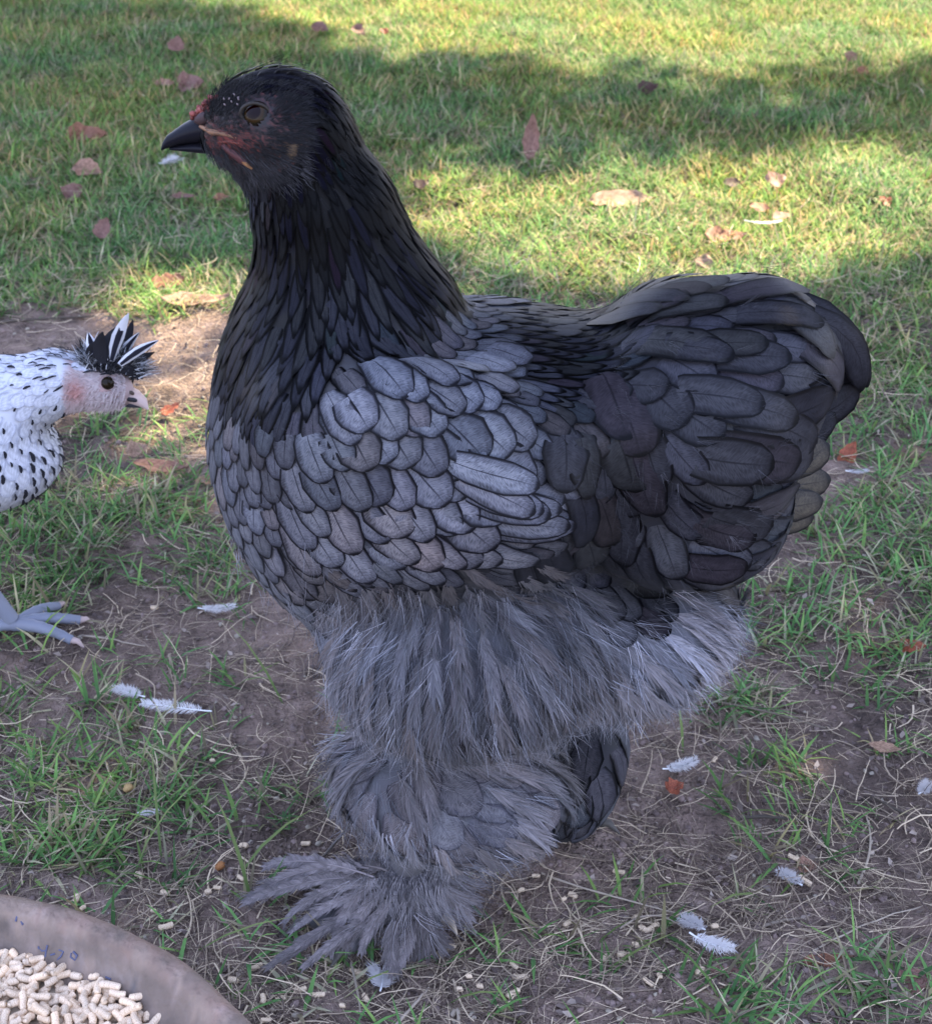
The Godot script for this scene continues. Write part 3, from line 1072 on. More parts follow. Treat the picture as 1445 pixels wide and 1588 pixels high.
	rows += [
		[[1010, 890], [1060, 870], 2, 8, 4, 120, 120, 56, 60, 0.2, 2],
		[[1255, 500], [1270, 520], 2, 52, 66, 110, 110, 60, 54, 0.16, 2],
		[[1190, 630], [1170, 680], 2, -34, -22, 150, 140, 60, 60, 0.17, 2],
		[[800, 850], [860, 850], 2, 62, 66, 120, 110, 56, 56, 0.15, 2]]
	for r in rows:
		lay_row(r, tail, M.dark_feather, 0.0012, 0.0044, 0.00006 * (16 - rows.find(r)))
	# tail feathers that stand past the cushion and let light through
	for r in [[1180, 715, 1286, 690, 66, 0.03], [1160, 740, 1288, 742, 60, 0.0], [1150, 775, 1276, 775, 54, 0.01], [1130, 800, 1262, 800, 48, -0.01], [1090, 830, 1212, 842, 50, 0.02], [1020, 880, 1158, 884, 58, 0.035], [1100, 850, 1190, 850, 44, 0.0]]:
		var s := Soup.new()
		var a := pt(r[0], r[1], r[5])
		var c := pt(r[2], r[3], r[5] - 0.01)
		var mid := a.lerp(c, 0.55) + Vector3(0, -0.006, 0.004)
		free_feather(s, a, mid, c, Vector3(0.1, 0.35, 0.93).normalized(), r[4] * mpp(a), 2, Color(0.075, 0.066, 0.045), 0.25)
		part("feather", s.mesh(), M.tail_feather, tail)
	# long top feathers that curl over the dark hollow of the tail
	for r in [[1240, 470, 1320, 500, 1346, 600, 52, 0.0], [1260, 490, 1345, 520, 1338, 606, 46, 0.022], [1240, 600, 1300, 600, 1336, 590, 50, -0.01], [1220, 655, 1290, 650, 1330, 600, 46, 0.012], [1200, 690, 1260, 680, 1296, 640, 46, 0.02]]:
		var s := Soup.new()
		free_feather(s, pt(r[0], r[1], r[7]), pt(r[2], r[3], r[7]), pt(r[4], r[5], r[7] * 0.5), Vector3(0.3, 0.4, 0.85).normalized(), r[6] * 0.00038, 2, plume(0.1, 0.2), 0.3)
		part("feather", s.mesh(), M.dark_feather, tail)

	# ---- smaller feathers all round, thinned so that they lie like shingles
	var order := range(body.v.size())
	for k in range(order.size() - 1, 0, -1):
		var j := rng.randi() % (k + 1)
		var t: int = order[k]
		order[k] = order[j]
		order[j] = t
	var soups := {"hackle": Soup.new(), "breast_plumage": Soup.new(), "dark_plumage": Soup.new(), "leg_plumage": Soup.new(), "soft_plumage": Soup.new()}
	var cells := {}
	for k in order:
		var p: Vector3 = body.v[k]
		var q := pix(Vector3(p.x, p.y, absf(p.z)))
		if in_face(q) or p.y < 0.05:
			continue
		var a := flow_at(q)
		var shape: int = a[4]
		var m := mpp(p)
		var gap: float = sqrt(a[1] * a[2]) * m * (0.34 if shape == 1 else 0.44)
		var cell := Vector3i((p / 0.02).floor())
		var ok := true
		for dx in [-1, 0, 1]:
			for dy in [-1, 0, 1]:
				for dz in [-1, 0, 1]:
					for o in cells.get(cell + Vector3i(dx, dy, dz), []):
						if o.distance_squared_to(p) < gap * gap:
							ok = false
		if not ok:
			continue
		if not cells.has(cell): cells[cell] = []
		cells[cell].append(p)
		var jit := rng.randf_range(0.86, 1.14)
		var dir2: Vector2 = a[0].rotated(rng.randf_range(-0.13, 0.13))
		var tone: float = a[3] * rng.randf_range(0.72, 1.25)
		var col := plume(tone, rng.randf() * (0.75 if rng.randf() < 0.35 else 0.25))
		if shape >= 3:
			col = plume(tone * (1.0 + 0.4 * noise.get_noise_3dv(p * 26.0)), 0.2 + rng.randf() * 0.6)
		var s: Soup = soups["hackle" if shape == 1 else "dark_plumage" if shape == 2 or shape == 0 and tone < 0.22 else "leg_plumage" if shape >= 3 else "breast_plumage"]
		var low := 0.0002 + rng.randf() * 0.0003
		var high := 0.0027 if shape != 1 else 0.0017
		if p.z > 0.03 and shape == 2:
			high = 0.003
		if shape >= 3:
			var pts := []
			var pp := settle(hen, p)
			var dd := to_world(pp, dir2)
			var face := hen.g(pp)
			for j in 7:
				var n := hen.g(pp)
				pp -= n * hen.d(pp)
				dd = (dd - n * dd.dot(n)).normalized()
				pts.append(pp + n * (0.001 + 0.0042 * j / 6.0))
				if j == 3: face = n
				pp += dd * (a[1] * m * jit * 1.15 / 6.0)
			if shape == 3 or rng.randf() < (0.95 if q.y < 1195.0 else 0.3):
				barbed(soups["soft_plumage"], pts, face, a[2] * m * jit * 1.3, col, 84 if shape == 3 else 96, 0.00032, 0.8)
			if shape == 3: continue
		clothe(s, hen, p, to_world(p, dir2), a[1] * m * jit * (1.3 if shape == 1 else 1.05), a[2] * m * jit * (0.88 if shape == 1 else 1.0), 1 if shape == 1 else 2 if shape == 2 else 0, col, low, high, 0.07 if shape == 1 else 0.05, a[1] < 52.0)
	var coats := {"hackle": M.hackle_feather, "breast_plumage": M.laced_feather, "dark_plumage": M.dark_feather, "leg_plumage": M.soft_feather, "soft_plumage": M.down}
	for key in soups:
		if soups[key].v.size():
			tag(part(key, soups[key].mesh(), coats[key], root, -base), "", "", "", "stuff")

	fluff(root, base, body)
	hen_head(root, base)
	hen_foot(root, base)

func lay_row(r: Array, parent: Node3D, m: Material, low: float, high: float, over := 0.0) -> void:
	var a := Vector2(r[0][0], r[0][1])
	var b := Vector2(r[1][0], r[1][1])
	var bow := (b - a).orthogonal().normalized() * 0.06 * (b - a).length()
	for k in r[2]:
		var t: float = (k + 0.5) / r[2]
		var q := a.lerp(b, t) + bow * (1.0 - pow(2.0 * t - 1.0, 2.0)) * -0.5 + Vector2(rng.randf_range(-8, 8), rng.randf_range(-8, 8))
		var p = cast(hen, q.x, q.y)
		if p == null:
			continue
		var ang := deg_to_rad(lerpf(r[3], r[4], t) + rng.randf_range(-7, 7))
		var l := lerpf(r[5], r[6], t) * rng.randf_range(0.88, 1.12)
		var tip = cast(hen, q.x + cos(ang) * l * 0.7, q.y + sin(ang) * l * 0.7)
		var mp := mpp(p)
		var dir := Vector3(cos(ang), -sin(ang), 0)
		var length := l * mp * 1.06
		if tip != null:
			dir = (tip - p).normalized()
			length = clampf(p.distance_to(tip) / 0.7, l * mp * 0.9, l * mp * 1.3)
		var s := Soup.new()
		var tone: float = r[9] * rng.randf_range(0.65, 1.3) * (0.66 if m == M.dark_feather else 1.0)
		var up: float = over + 0.00022 * (k % 3) + rng.randf_range(0.0, 0.00012) if r.size() < 12 else over + (1.0 - t) * float(r[11])
		clothe(s, hen, p, dir, length, lerpf(r[7], r[8], t) * mp * rng.randf_range(0.95, 1.25), r[10], plume(tone, (0.1 + 0.55 * rng.randf()) if m == M.dark_feather else rng.randf() * (0.9 if rng.randf() < 0.3 else 0.25)), low + up, high + up, 0.035)
		part("feather", s.mesh(), m, parent)

# soft hair-like feathers of thighs, belly and feet
func hair_tuft(hairs: int, thick: float, spread: float) -> ArrayMesh:
	var s := Soup.new()
	for k in hairs:
		var a := rng.randf() * TAU
		var lean := rng.randf_range(0.0, spread)
		var d := Vector3(sin(lean) * cos(a), cos(lean), sin(lean) * sin(a))
		var bend := Vector3(rng.randf_range(-1, 1), rng.randf_range(-0.5, 0.1), rng.randf_range(-1, 1)) * 0.35
		var side := d.cross(Vector3(cos(a * 3.0), 0.2, sin(a * 3.0))).normalized()
		var n := side.cross(d).normalized()
		var l := rng.randf_range(0.55, 1.0)
		var p := Vector3(rng.randf_range(-0.12, 0.12), 0, rng.randf_range(-0.12, 0.12))
		var rows := []
		for j in 4:
			var t := j / 3.0
			var c := p + d * (t * l) + bend * (t * t * l)
			var w := thick * (1.0 - 0.8 * t)
			rows.append([s.vert(c - side * w, n, Color.WHITE), s.vert(c + side * w, n, Color.WHITE)])
		for j in 3:
			s.quad(rows[j][0], rows[j][1], rows[j + 1][1], rows[j + 1][0])
	return s.mesh()

func frame(dir: Vector3, n: Vector3, scale: float) -> Basis:
	var z := (n - dir * n.dot(dir)).normalized()
	return Basis(dir.cross(z), dir, z) * scale

func fluff(root: Node3D, base: Vector3, body: Soup) -> void:
	var kinds := [hair_tuft(7, 0.006, 0.35), hair_tuft(7, 0.005, 0.55), hair_tuft(6, 0.007, 0.28)]
	var where := [[], [], []]
	var tints := [[], [], []]
	for k in body.v.size():
		var p: Vector3 = body.v[k]
		var n: Vector3 = body.n[k]
		var q := pix(Vector3(p.x, p.y, absf(p.z)))
		if in_face(q) or p.y < 0.055:
			continue
		var a := flow_at(q)
		var shape: int = a[4]
		var count := 0
		var len := 0.021
		if shape == 3:
			count = 2 if q.y > 905.0 else 0
		elif shape == 4:
			count = 1
			len = 0.018
		elif shape == 1 and q.y < 300:
			count = 1
			len = 0.008
		elif shape == 2 and rng.randf() < 0.25:
			count = 1
			len = 0.014
		elif q.x < 520 and q.y > 820 and rng.randf() < 0.15:
			count = 1
		for j in count:
			var pp := p + Vector3(rng.randf_range(-1, 1), rng.randf_range(-1, 1), rng.randf_range(-1, 1)) * 0.004
			var clump := noise.get_noise_3dv(pp * 70.0)
			var d2: Vector2 = a[0].rotated(rng.randf_range(-0.35, 0.35) + clump * 0.7)
			var d := to_world(pp, d2)
			d = (d - n * d.dot(n)).normalized()
			d = (d + n * rng.randf_range(0.12, 0.5)).normalized()
			var v := rng.randi() % 3
			where[v].append(Transform3D(frame(d, n, len * rng.randf_range(0.7, 1.3)), pp + n * (0.001 if shape != 4 else 0.003)))
			var tone: float = a[3] * (1.0 + 0.9 * clump + 0.5 * noise.get_noise_3dv(pp * 28.0)) * (rng.randf_range(0.55, 1.15) if rng.randf() < 0.85 else 1.9)
			tints[v].append(plume(tone * (1.25 if shape >= 3 else 1.0), 0.5 * rng.randf()))
	for v in 3:
		var o := scatter("fluff", kinds[v], M.down, where[v], tints[v], root)
		o.position = -base

func hen_head(root: Node3D, base: Vector3) -> void:
	var black := Color(0.012, 0.012, 0.014)
	# bare face: a finer sheet of skin over the sides of the head
	for sd in [1.0, -1.0]:
		var s := Soup.new()
		var nu := 44
		var nv := 36
		var ids := {}
		for j in nv + 1:
			for i in nu + 1:
				var u := 2.0 * i / nu - 1.0
				var v := 2.0 * j / nv - 1.0
				var rr := Vector2(u, v).length()
				if rr > 1.04: continue
				var q := Vector2(398 + u * 80, 210 + v * 64)
				var p = cast(hen, q.x, q.y)
				if p == null: continue
				var n := hen.g(p)
				var f1 := noise.get_noise_2d(q.x * 0.12, q.y * 0.12)
				var f2 := noise.get_noise_2d(q.x * 0.45 + 9.0, q.y * 0.45)
				p += n * (0.0010 * (1.0 - rr * rr) + 0.0011 * f2 + 0.0008 * f1)
				var col := Color(0.020, 0.015, 0.015)
				var red := exp(-(q - Vector2(345, 222)).length_squared() / 500.0) + 0.9 * exp(-(q - Vector2(318, 172)).length_squared() / 360.0) + 0.6 * exp(-(q - Vector2(382, 214)).length_squared() / 500.0) + 0.4 * exp(-(q - Vector2(432, 182)).length_squared() / 420.0)
				red = clampf(red * 0.9 - 0.1 + 0.6 * f1 + 0.5 * f2, 0.0, 1.0)
				col = col.lerp(Color(0.15, 0.034, 0.028), red)
				var dark := exp(-(q - Vector2(345, 172)).length_squared() / 420.0) + exp(-(q - Vector2(398, 178)).length_squared() / 700.0)
				col = col.lerp(black, clampf(dark, 0.0, 1.0))
				var ochre := exp(-(q - Vector2(452, 232)).length_squared() / 160.0) * 0.8
				col = col.lerp(Color(0.22, 0.13, 0.06), ochre)
				if sd < 0.0:
					p.z = -p.z
					n.z = -n.z
				ids[Vector2i(i, j)] = s.vert(p, n, col)
		for j in nv:
			for i in nu:
				if ids.has(Vector2i(i, j)) and ids.has(Vector2i(i + 1, j)) and ids.has(Vector2i(i + 1, j + 1)) and ids.has(Vector2i(i, j + 1)):
					s.quad(ids[Vector2i(i, j)], ids[Vector2i(i + 1, j)], ids[Vector2i(i + 1, j + 1)], ids[Vector2i(i, j + 1)])
		part("face", s.mesh(), M.skin, root, -base)
		# eye with its lid
		var e = cast(hen, 396, 176)
		var en := hen.g(e)
		if sd < 0.0:
			e.z = -e.z
			en.z = -en.z
		var eb := Basis(Quaternion(Vector3.UP, en))
		var es := Soup.new()
		blob(es, e - en * 0.0032, Vector3(0.0068, 0.0058, 0.0068), eb, Color(0.03, 0.018, 0.009), 0.0, 28, 40)
		for k in es.v.size():
			var off: Vector3 = es.v[k] - e
			var rad: float = (off - en * off.dot(en)).length()
			es.c[k] = Color(0.004, 0.0035, 0.003) if rad < 0.0034 else Color(0.026, 0.016, 0.008).lerp(Color(0.008, 0.006, 0.005), smoothstep(0.0036, 0.0058, rad))
		var eye := part("eye", es.mesh(), M.eye, root, -base)
		es = Soup.new()
		var ring := []
		var rr2 := []
		for k in 25:
			var an := TAU * k / 24.0
			ring.append(e + Vector3(cos(an) * 0.0064, sin(an) * (0.0043 if sin(an) > 0.0 else 0.0047), 0.0) + en * (0.0006 - 0.0008 * absf(cos(an))))
			rr2.append(0.00085)
		tube(es, ring, rr2, 7, Color(0.02, 0.016, 0.015))
		part("eyelid", es.mesh(), M.skin, eye)
	# beak
	var up := Soup.new()
	sweep(up, [[352, 199, 24, 0.0100], [332, 198, 24, 0.0092], [310, 200, 20.5, 0.0078], [291, 206, 16, 0.0060], [275, 213, 12, 0.0043], [263, 219, 9.5, 0.003], [255, 226, 5.0, 0.0016], [251, 232, 1.5, 0.0006]], Color(0.008, 0.009, 0.012))
	var beak := part("upper_beak", up.mesh(), M.horn, root, -base)
	var ns := Soup.new()
	for z in [1.0, -1.0]:
		blob(ns, pt(318, 183, 0.0092 * z), Vector3(0.0052, 0.0028, 0.0018), Basis(Vector3.BACK, 0.35), Color(0.05, 0.03, 0.03), 0.1, 14, 8)
	part("nostril", ns.mesh(), M.skin, beak)
	var lower := Soup.new()
	sweep(lower, [[358, 230, 11, 0.0082], [330, 227, 10.5, 0.0070], [305, 227, 9, 0.0054], [283, 228.5, 5.5, 0.0034], [264, 230.5, 2.0, 0.0012]], Color(0.010, 0.010, 0.012))
	part("lower_beak", lower.mesh(), M.horn, root, -base)
	# pale corner of the mouth, low pink comb, wattle and ear lobe
	var g := Soup.new()
	strand_on_face(g, [[312, 196], [330, 205], [350, 208], [368, 214]], [0.0008, 0.0015, 0.0010, 0.0005], Color(0.19, 0.10, 0.055), 0.0003)
	strand_on_face(g, [[340, 220], [356, 219], [372, 222], [376, 228]], [0.0006, 0.0008, 0.0008, 0.0005], Color(0.15, 0.04, 0.03), 0.0005)
	tag(part("gape", g.mesh(), M.skin, root, -base), "", "", "", "stuff")
	var cb := Soup.new()
	for k in 130:
		var t := rng.randf()
		var q := Vector2(300, 180).lerp(Vector2(332, 152), t) + Vector2(rng.randf_range(-6, 8), rng.randf_range(-4, 9))
		blob(cb, pt(q.x, q.y, rng.randf_range(-0.006, 0.0085)), Vector3.ONE * rng.randf_range(0.0005, 0.0013), Basis(), Color(0.22, 0.062, 0.05) * rng.randf_range(0.5, 1.25), 0.4, 7, 5)
	tag(part("comb", cb.mesh(), M.skin, root, -base), "small rough pink comb", "", "", "stuff")
	var wt := Soup.new()
	strand_on_face(wt, [[346, 226], [362, 236], [378, 246], [392, 258]], [0.0014, 0.0024, 0.0028, 0.0014], Color(0.075, 0.03, 0.028), 0.0)
	part("wattle", wt.mesh(), M.skin, root, -base)
	wt = Soup.new()
	strand_on_face(wt, [[374, 242], [384, 250], [394, 258]], [0.0005, 0.0010, 0.0005], Color(0.24, 0.12, 0.05), 0.0018)
	part("wattle_edge", wt.mesh(), M.skin, root, -base)
	wt = Soup.new()
	strand_on_face(wt, [[458, 222], [452, 236], [446, 252]], [0.0030, 0.0036, 0.0012], Color(0.085, 0.055, 0.035), -0.0012)
	part("ear_lobe", wt.mesh(), M.skin, root, -base)
	# short bristles over skin and brow
	var tuft := hair_tuft(6, 0.016, 0.5)
	var wh := []
	var tn := []
	for k in 3600:
		var q := Vector2(378 + rng.randf_range(-70, 100), 208 + rng.randf_range(-80, 85))
		var w := exp(-(q - Vector2(355, 150)).length_squared() / 1100.0) * 1.3 + exp(-(q - Vector2(400, 262)).length_squared() / 1500.0) * 0.9 + exp(-(q - Vector2(448, 210)).length_squared() / 1300.0) * 0.8 + exp(-(q - Vector2(340, 245)).length_squared() / 500.0) + exp(-(q - Vector2(455, 180)).length_squared() / 700.0) + 0.22
		if rng.randf() > w or (q - Vector2(396, 176)).length() < 24.0 or q.x < 318 and q.y > 150:
			continue
		var p = cast(hen, q.x, q.y)
		if p == null: continue
		var n := hen.g(p)
		var d := Vector3(0.9, 0.1 - (q.y - 180) * 0.012, 0)
		d = ((d - n * d.dot(n)).normalized() + n * 0.45).normalized()
		wh.append(Transform3D(frame(d, n, rng.randf_range(0.0025, 0.008)), p))
		tn.append(plume(rng.randf_range(0.0, 0.06) if q.y < 235 or rng.randf() < 0.5 else rng.randf_range(0.05, 0.3), 0.3))
	var o := scatter("bristles", tuft, M.down, wh, tn, root)
	o.position = -base
	# pale flecks above the eye
	var fl := Soup.new()
	for k in 8:
		var p = cast(hen, 362 + rng.randf_range(-13, 13), 160 + rng.randf_range(-11, 11))
		blob(fl, p + hen.g(p) * 0.0022, Vector3(0.0007, 0.0004, 0.0005), Basis(Vector3.BACK, rng.randf() * 3.0), Color(0.17, 0.14, 0.14), 0.0, 6, 4)
	tag(part("dust_flecks", fl.mesh(), M.skin, root, -base), "", "", "", "stuff")

func strand_on_face(s: Soup, q: Array, radii: Array, col: Color, out: float) -> void:
	var pts := []
	for e in q:
		var p = cast(hen, e[0], e[1])
		if p == null: p = pt(e[0], e[1], 0.012)
		pts.append(p + hen.g(p) * out)
	tube(s, pts, radii, 9, col, 1.0)

func sweep(s: Soup, secs: Array, col: Color) -> void:      # upright oval sections along the middle plane
	var rows := []
	for k in secs.size():
		var c := pt(secs[k][0], secs[k][1])
		var h: float = secs[k][2] * mpp(c)
		var w: float = secs[k][3]
		var ahead := pt(secs[mini(k + 1, secs.size() - 1)][0], secs[mini(k + 1, secs.size() - 1)][1]) - pt(secs[maxi(k - 1, 0)][0], secs[maxi(k - 1, 0)][1])
		var t := ahead.normalized()
		var v := Vector3(-t.y, t.x, 0)
		if v.y < 0: v = -v
		v = (v + Vector3.UP * 0.6).normalized()
		var row := []
		for j in 16:
			var a := TAU * j / 16
			var o := v * cos(a) * h + Vector3.BACK * sin(a) * w
			row.append(s.vert(c + o, (v * cos(a) * w + Vector3.BACK * sin(a) * h + t * 0.25 * w).normalized(), col))
		rows.append(row)
	for k in rows.size() - 1:
		for j in 16:
			s.quad(rows[k][j], rows[k][(j + 1) % 16], rows[k + 1][(j + 1) % 16], rows[k + 1][j])
	var e := s.vert(pt(secs[-1][0] - 1, secs[-1][1] + 1), Vector3.LEFT, col)
	for j in 16:
		s.tri(rows[-1][j], rows[-1][(j + 1) % 16], e)

func hen_foot(root: Node3D, base: Vector3) -> void:
	var grey := Color(0.10, 0.097, 0.10)
	for side in 2:
		var heel := gp(625, 1425) if side == 0 else Vector3(pt(880, 1200).x, 0, -0.055)
		heel.y = 0.012
		var foot := Node3D.new()
		put(foot, "foot", root)
		foot.position = -base
		var s := Soup.new()
		var top := pt(640, 1300, 0.045) if side == 0 else heel + Vector3(0.02, 0.10, 0.0)
		tube(s, [top, heel.lerp(top, 0.5), heel + Vector3(0, 0.006, 0)], [0.012, 0.0095, 0.010], 12, grey)
		part("shank", s.mesh(), M.skin, foot)
		for k in 4:
			var a: float = [-2.75, 2.95, 2.35, 0.35][k]
			var l: float = [0.046, 0.054, 0.042, 0.026][k]
			var d := Vector3(cos(a), 0, sin(a))
			s = Soup.new()
			tube(s, [heel, heel + d * l * 0.5 + Vector3(0, 0.004, 0), heel + d * l + Vector3(0, -0.004, 0)], [0.0085, 0.0072, 0.005], 10, grey)
			var toe := part("toe", s.mesh(), M.skin, foot)
			s = Soup.new()
			var tip := heel + d * l + Vector3(0, -0.004, 0)
			if k == 3 and side == 0:
				tip = gp(690, 1424, 0.012)
				d = Vector3(0.5, 0, 0.5)
			tube(s, [tip, tip + d * 0.007 + Vector3(0, 0.001, 0), tip + d * 0.014 + Vector3(0, -0.006, 0)], [0.0034, 0.0026, 0.0006], 8, Color(0.40, 0.33, 0.25) if k == 3 and side == 0 else Color(0.09, 0.08, 0.07))
			part("claw", s.mesh(), M.horn, foot)
	var near: Node3D = root.get_node("foot")
	# feathers of the foot: [root px, bend px, tip px, width px, tone, height of the root]
	var list := [[590, 1350, 480, 1325, 385, 1395, 52, 0.5, 0.05], [585, 1365, 490, 1350, 380, 1400, 40, 0.55, 0.045], [580, 1360, 470, 1320, 410, 1345, 44, 0.42, 0.05], [590, 1375, 500, 1360, 440, 1430, 34, 0.5, 0.045], [595, 1385, 520, 1385, 452, 1445, 32, 0.42, 0.04], [600, 1395, 520, 1420, 415, 1500, 34, 0.44, 0.03], [605, 1400, 540, 1440, 470, 1500, 34, 0.5, 0.03]]
	list += [[600, 1360, 545, 1370, 512, 1480, 40, 0.46, 0.05], [610, 1370, 560, 1400, 535, 1470, 36, 0.42, 0.045], [615, 1390, 580, 1420, 560, 1475, 36, 0.4, 0.04], [620, 1420, 600, 1450, 610, 1508, 46, 0.34, 0.03], [640, 1420, 640, 1450, 615, 1505, 40, 0.32, 0.03], [650, 1400, 660, 1450, 690, 1470, 60, 0.27, 0.035], [640, 1410, 670, 1455, 640, 1480, 50, 0.26, 0.03]]
	list += [[600, 1350, 560, 1335, 500, 1345, 34, 0.36, 0.06], [585, 1380, 500, 1400, 455, 1410, 30, 0.36, 0.035], [595, 1400, 560, 1440, 520, 1470, 30, 0.32, 0.03], [650, 1370, 700, 1385, 745, 1400, 44, 0.36, 0.05], [640, 1350, 690, 1370, 730, 1425, 46, 0.42, 0.05], [560, 1410, 500, 1440, 440, 1490, 26, 0.4, 0.025]]
	for r in list:
		var tipg := gp(r[4], r[5], 0.012)
		var a := gp(r[0], r[1], r[8])
		var b := gp(r[2], r[3], (r[8] + 0.012) * 0.62)
		var s := Soup.new()
		var pts := []
		for k in 11:
			var t := k / 10.0
			pts.append(a.lerp(b, t).lerp(b.lerp(tipg, t), t))
		barbed(s, pts, Vector3(0, 0.75, 0.66), r[6] * mpp(a), plume(r[7] * rng.randf_range(1.1, 2.3), 0.9), 260)
		part("feather", s.mesh(), M.down, near)
	# loose barbs along those feathers and the pale fluffy shank
	var kinds := hair_tuft(7, 0.009, 0.55)
	var wh := []
	var tn := []
	for r in list:
		var a := gp(r[0], r[1], r[8])
		var b := gp(r[2], r[3], (r[8] + 0.012) * 0.62)
		var c := gp(r[4], r[5], 0.012)
		for k in 5:
			var t := rng.randf()
			var p := a.lerp(b, t).lerp(b.lerp(c, t), t)
			var d := (b.lerp(c, t) - a.lerp(b, t)).normalized()
			var sd := d.cross(Vector3(0, 0.75, 0.66)).normalized() * (1.0 if rng.randf() < 0.5 else -1.0)
			p += sd * rng.randf_range(0.0, 0.35) * float(r[6]) * 0.00038 + Vector3(0, 0.0015, 0.0015)
			var dd := (d + sd * rng.randf_range(0.1, 0.6) + Vector3(0, 0.1, 0.1) * rng.randf()).normalized()
			wh.append(Transform3D(frame(dd, Vector3(0, 0.75, 0.66), rng.randf_range(0.008, 0.018)), p))
			tn.append(plume(float(r[7]) * rng.randf_range(1.0, 2.2), 0.8))
	for k in 420:
		var q := Vector2(640 + rng.randfn(0, 40), 1352 + rng.randfn(0, 30))
		var p := gp(q.x, q.y, 0.035) + Vector3(0, rng.randf_range(-0.02, 0.012), 0)
		var d := Vector3(rng.randf_range(-0.8, 0.8) + (q.x - 630) * 0.012, -0.7, 0.4).normalized()
		wh.append(Transform3D(frame(d, Vector3(0, 0.6, 0.8), rng.randf_range(0.016, 0.030)), p))
		tn.append(plume(rng.randf_range(0.5, 1.5), 0.5))
	for k in 420:
		var q := Vector2(640 + rng.randfn(0, 26), 1338 + rng.randfn(0, 20))
		var d := Vector3(rng.randf_range(-0.5, 0.5), -0.85, 0.35).normalized()
		wh.append(Transform3D(frame(d, Vector3(0, 0.5, 0.85), rng.randf_range(0.014, 0.026)), gp(q.x, q.y, 0.052)))
		tn.append(plume(rng.randf_range(0.5, 1.4), 0.5))
	var o := scatter("fluff", kinds, M.down, wh, tn, near)

# a feather with open barbs: quill and many fine barbs that lean towards the tip
func barbed(s: Soup, pts: Array, facing: Vector3, w: float, col: Color, barbs: int, fine := 0.00042, lean := 0.0) -> void:
	var radii := []
	for k in pts.size():
		radii.append(lerpf(0.0008, 0.0002, float(k) / pts.size()) * fine / 0.00042)
	tube(s, pts, radii, 4, col * 1.1)
	var last := pts.size() - 1
	var wob := rng.randf() * 9.0
	for k in barbs:
		var t := 0.12 + 0.88 * float(k) / barbs
		var q := t * last
		var i := mini(int(q), last - 1)
		var c: Vector3 = pts[i].lerp(pts[i + 1], q - i)
		var along: Vector3 = (pts[i + 1] - pts[i]).normalized()
		var sd := 1.0 if k % 2 == 0 else -1.0
		var side := along.cross(facing).normalized() * sd
		var clump := noise.get_noise_2d(t * 9.0 + wob, sd * 5.0)
		var l := w * 0.62 * (0.45 + 0.55 * sin(PI * clampf(t * 0.85 + 0.08, 0, 1))) * rng.randf_range(0.7, 1.25)
		var d := (along * (0.95 + clump * 0.9 + lean) + side * (0.75 - 0.35 * t)).normalized()
		var mid := c + d * l * 0.5 + facing * 0.0004
		var tip := c + (d + along * 0.35).normalized() * l - facing * rng.randf_range(0.0, 0.0022)
		var e := along.cross(d).cross(d).normalized() * fine
		var tone := rng.randf_range(0.75, 1.25) * (1.0 + (0.5 - 0.3 * lean) * clump)
		var cc := Color(col.r * tone, col.g * tone, col.b * tone)
		var v0 := s.vert(c - e, facing, cc)
		var v1 := s.vert(c + e, facing, cc)
		var v2 := s.vert(mid + e, facing, cc)
		var v3 := s.vert(mid - e, facing, cc)
		var v4 := s.vert(tip, facing, cc)
		s.quad(v0, v1, v2, v3)
		s.tri(v3, v2, v4)

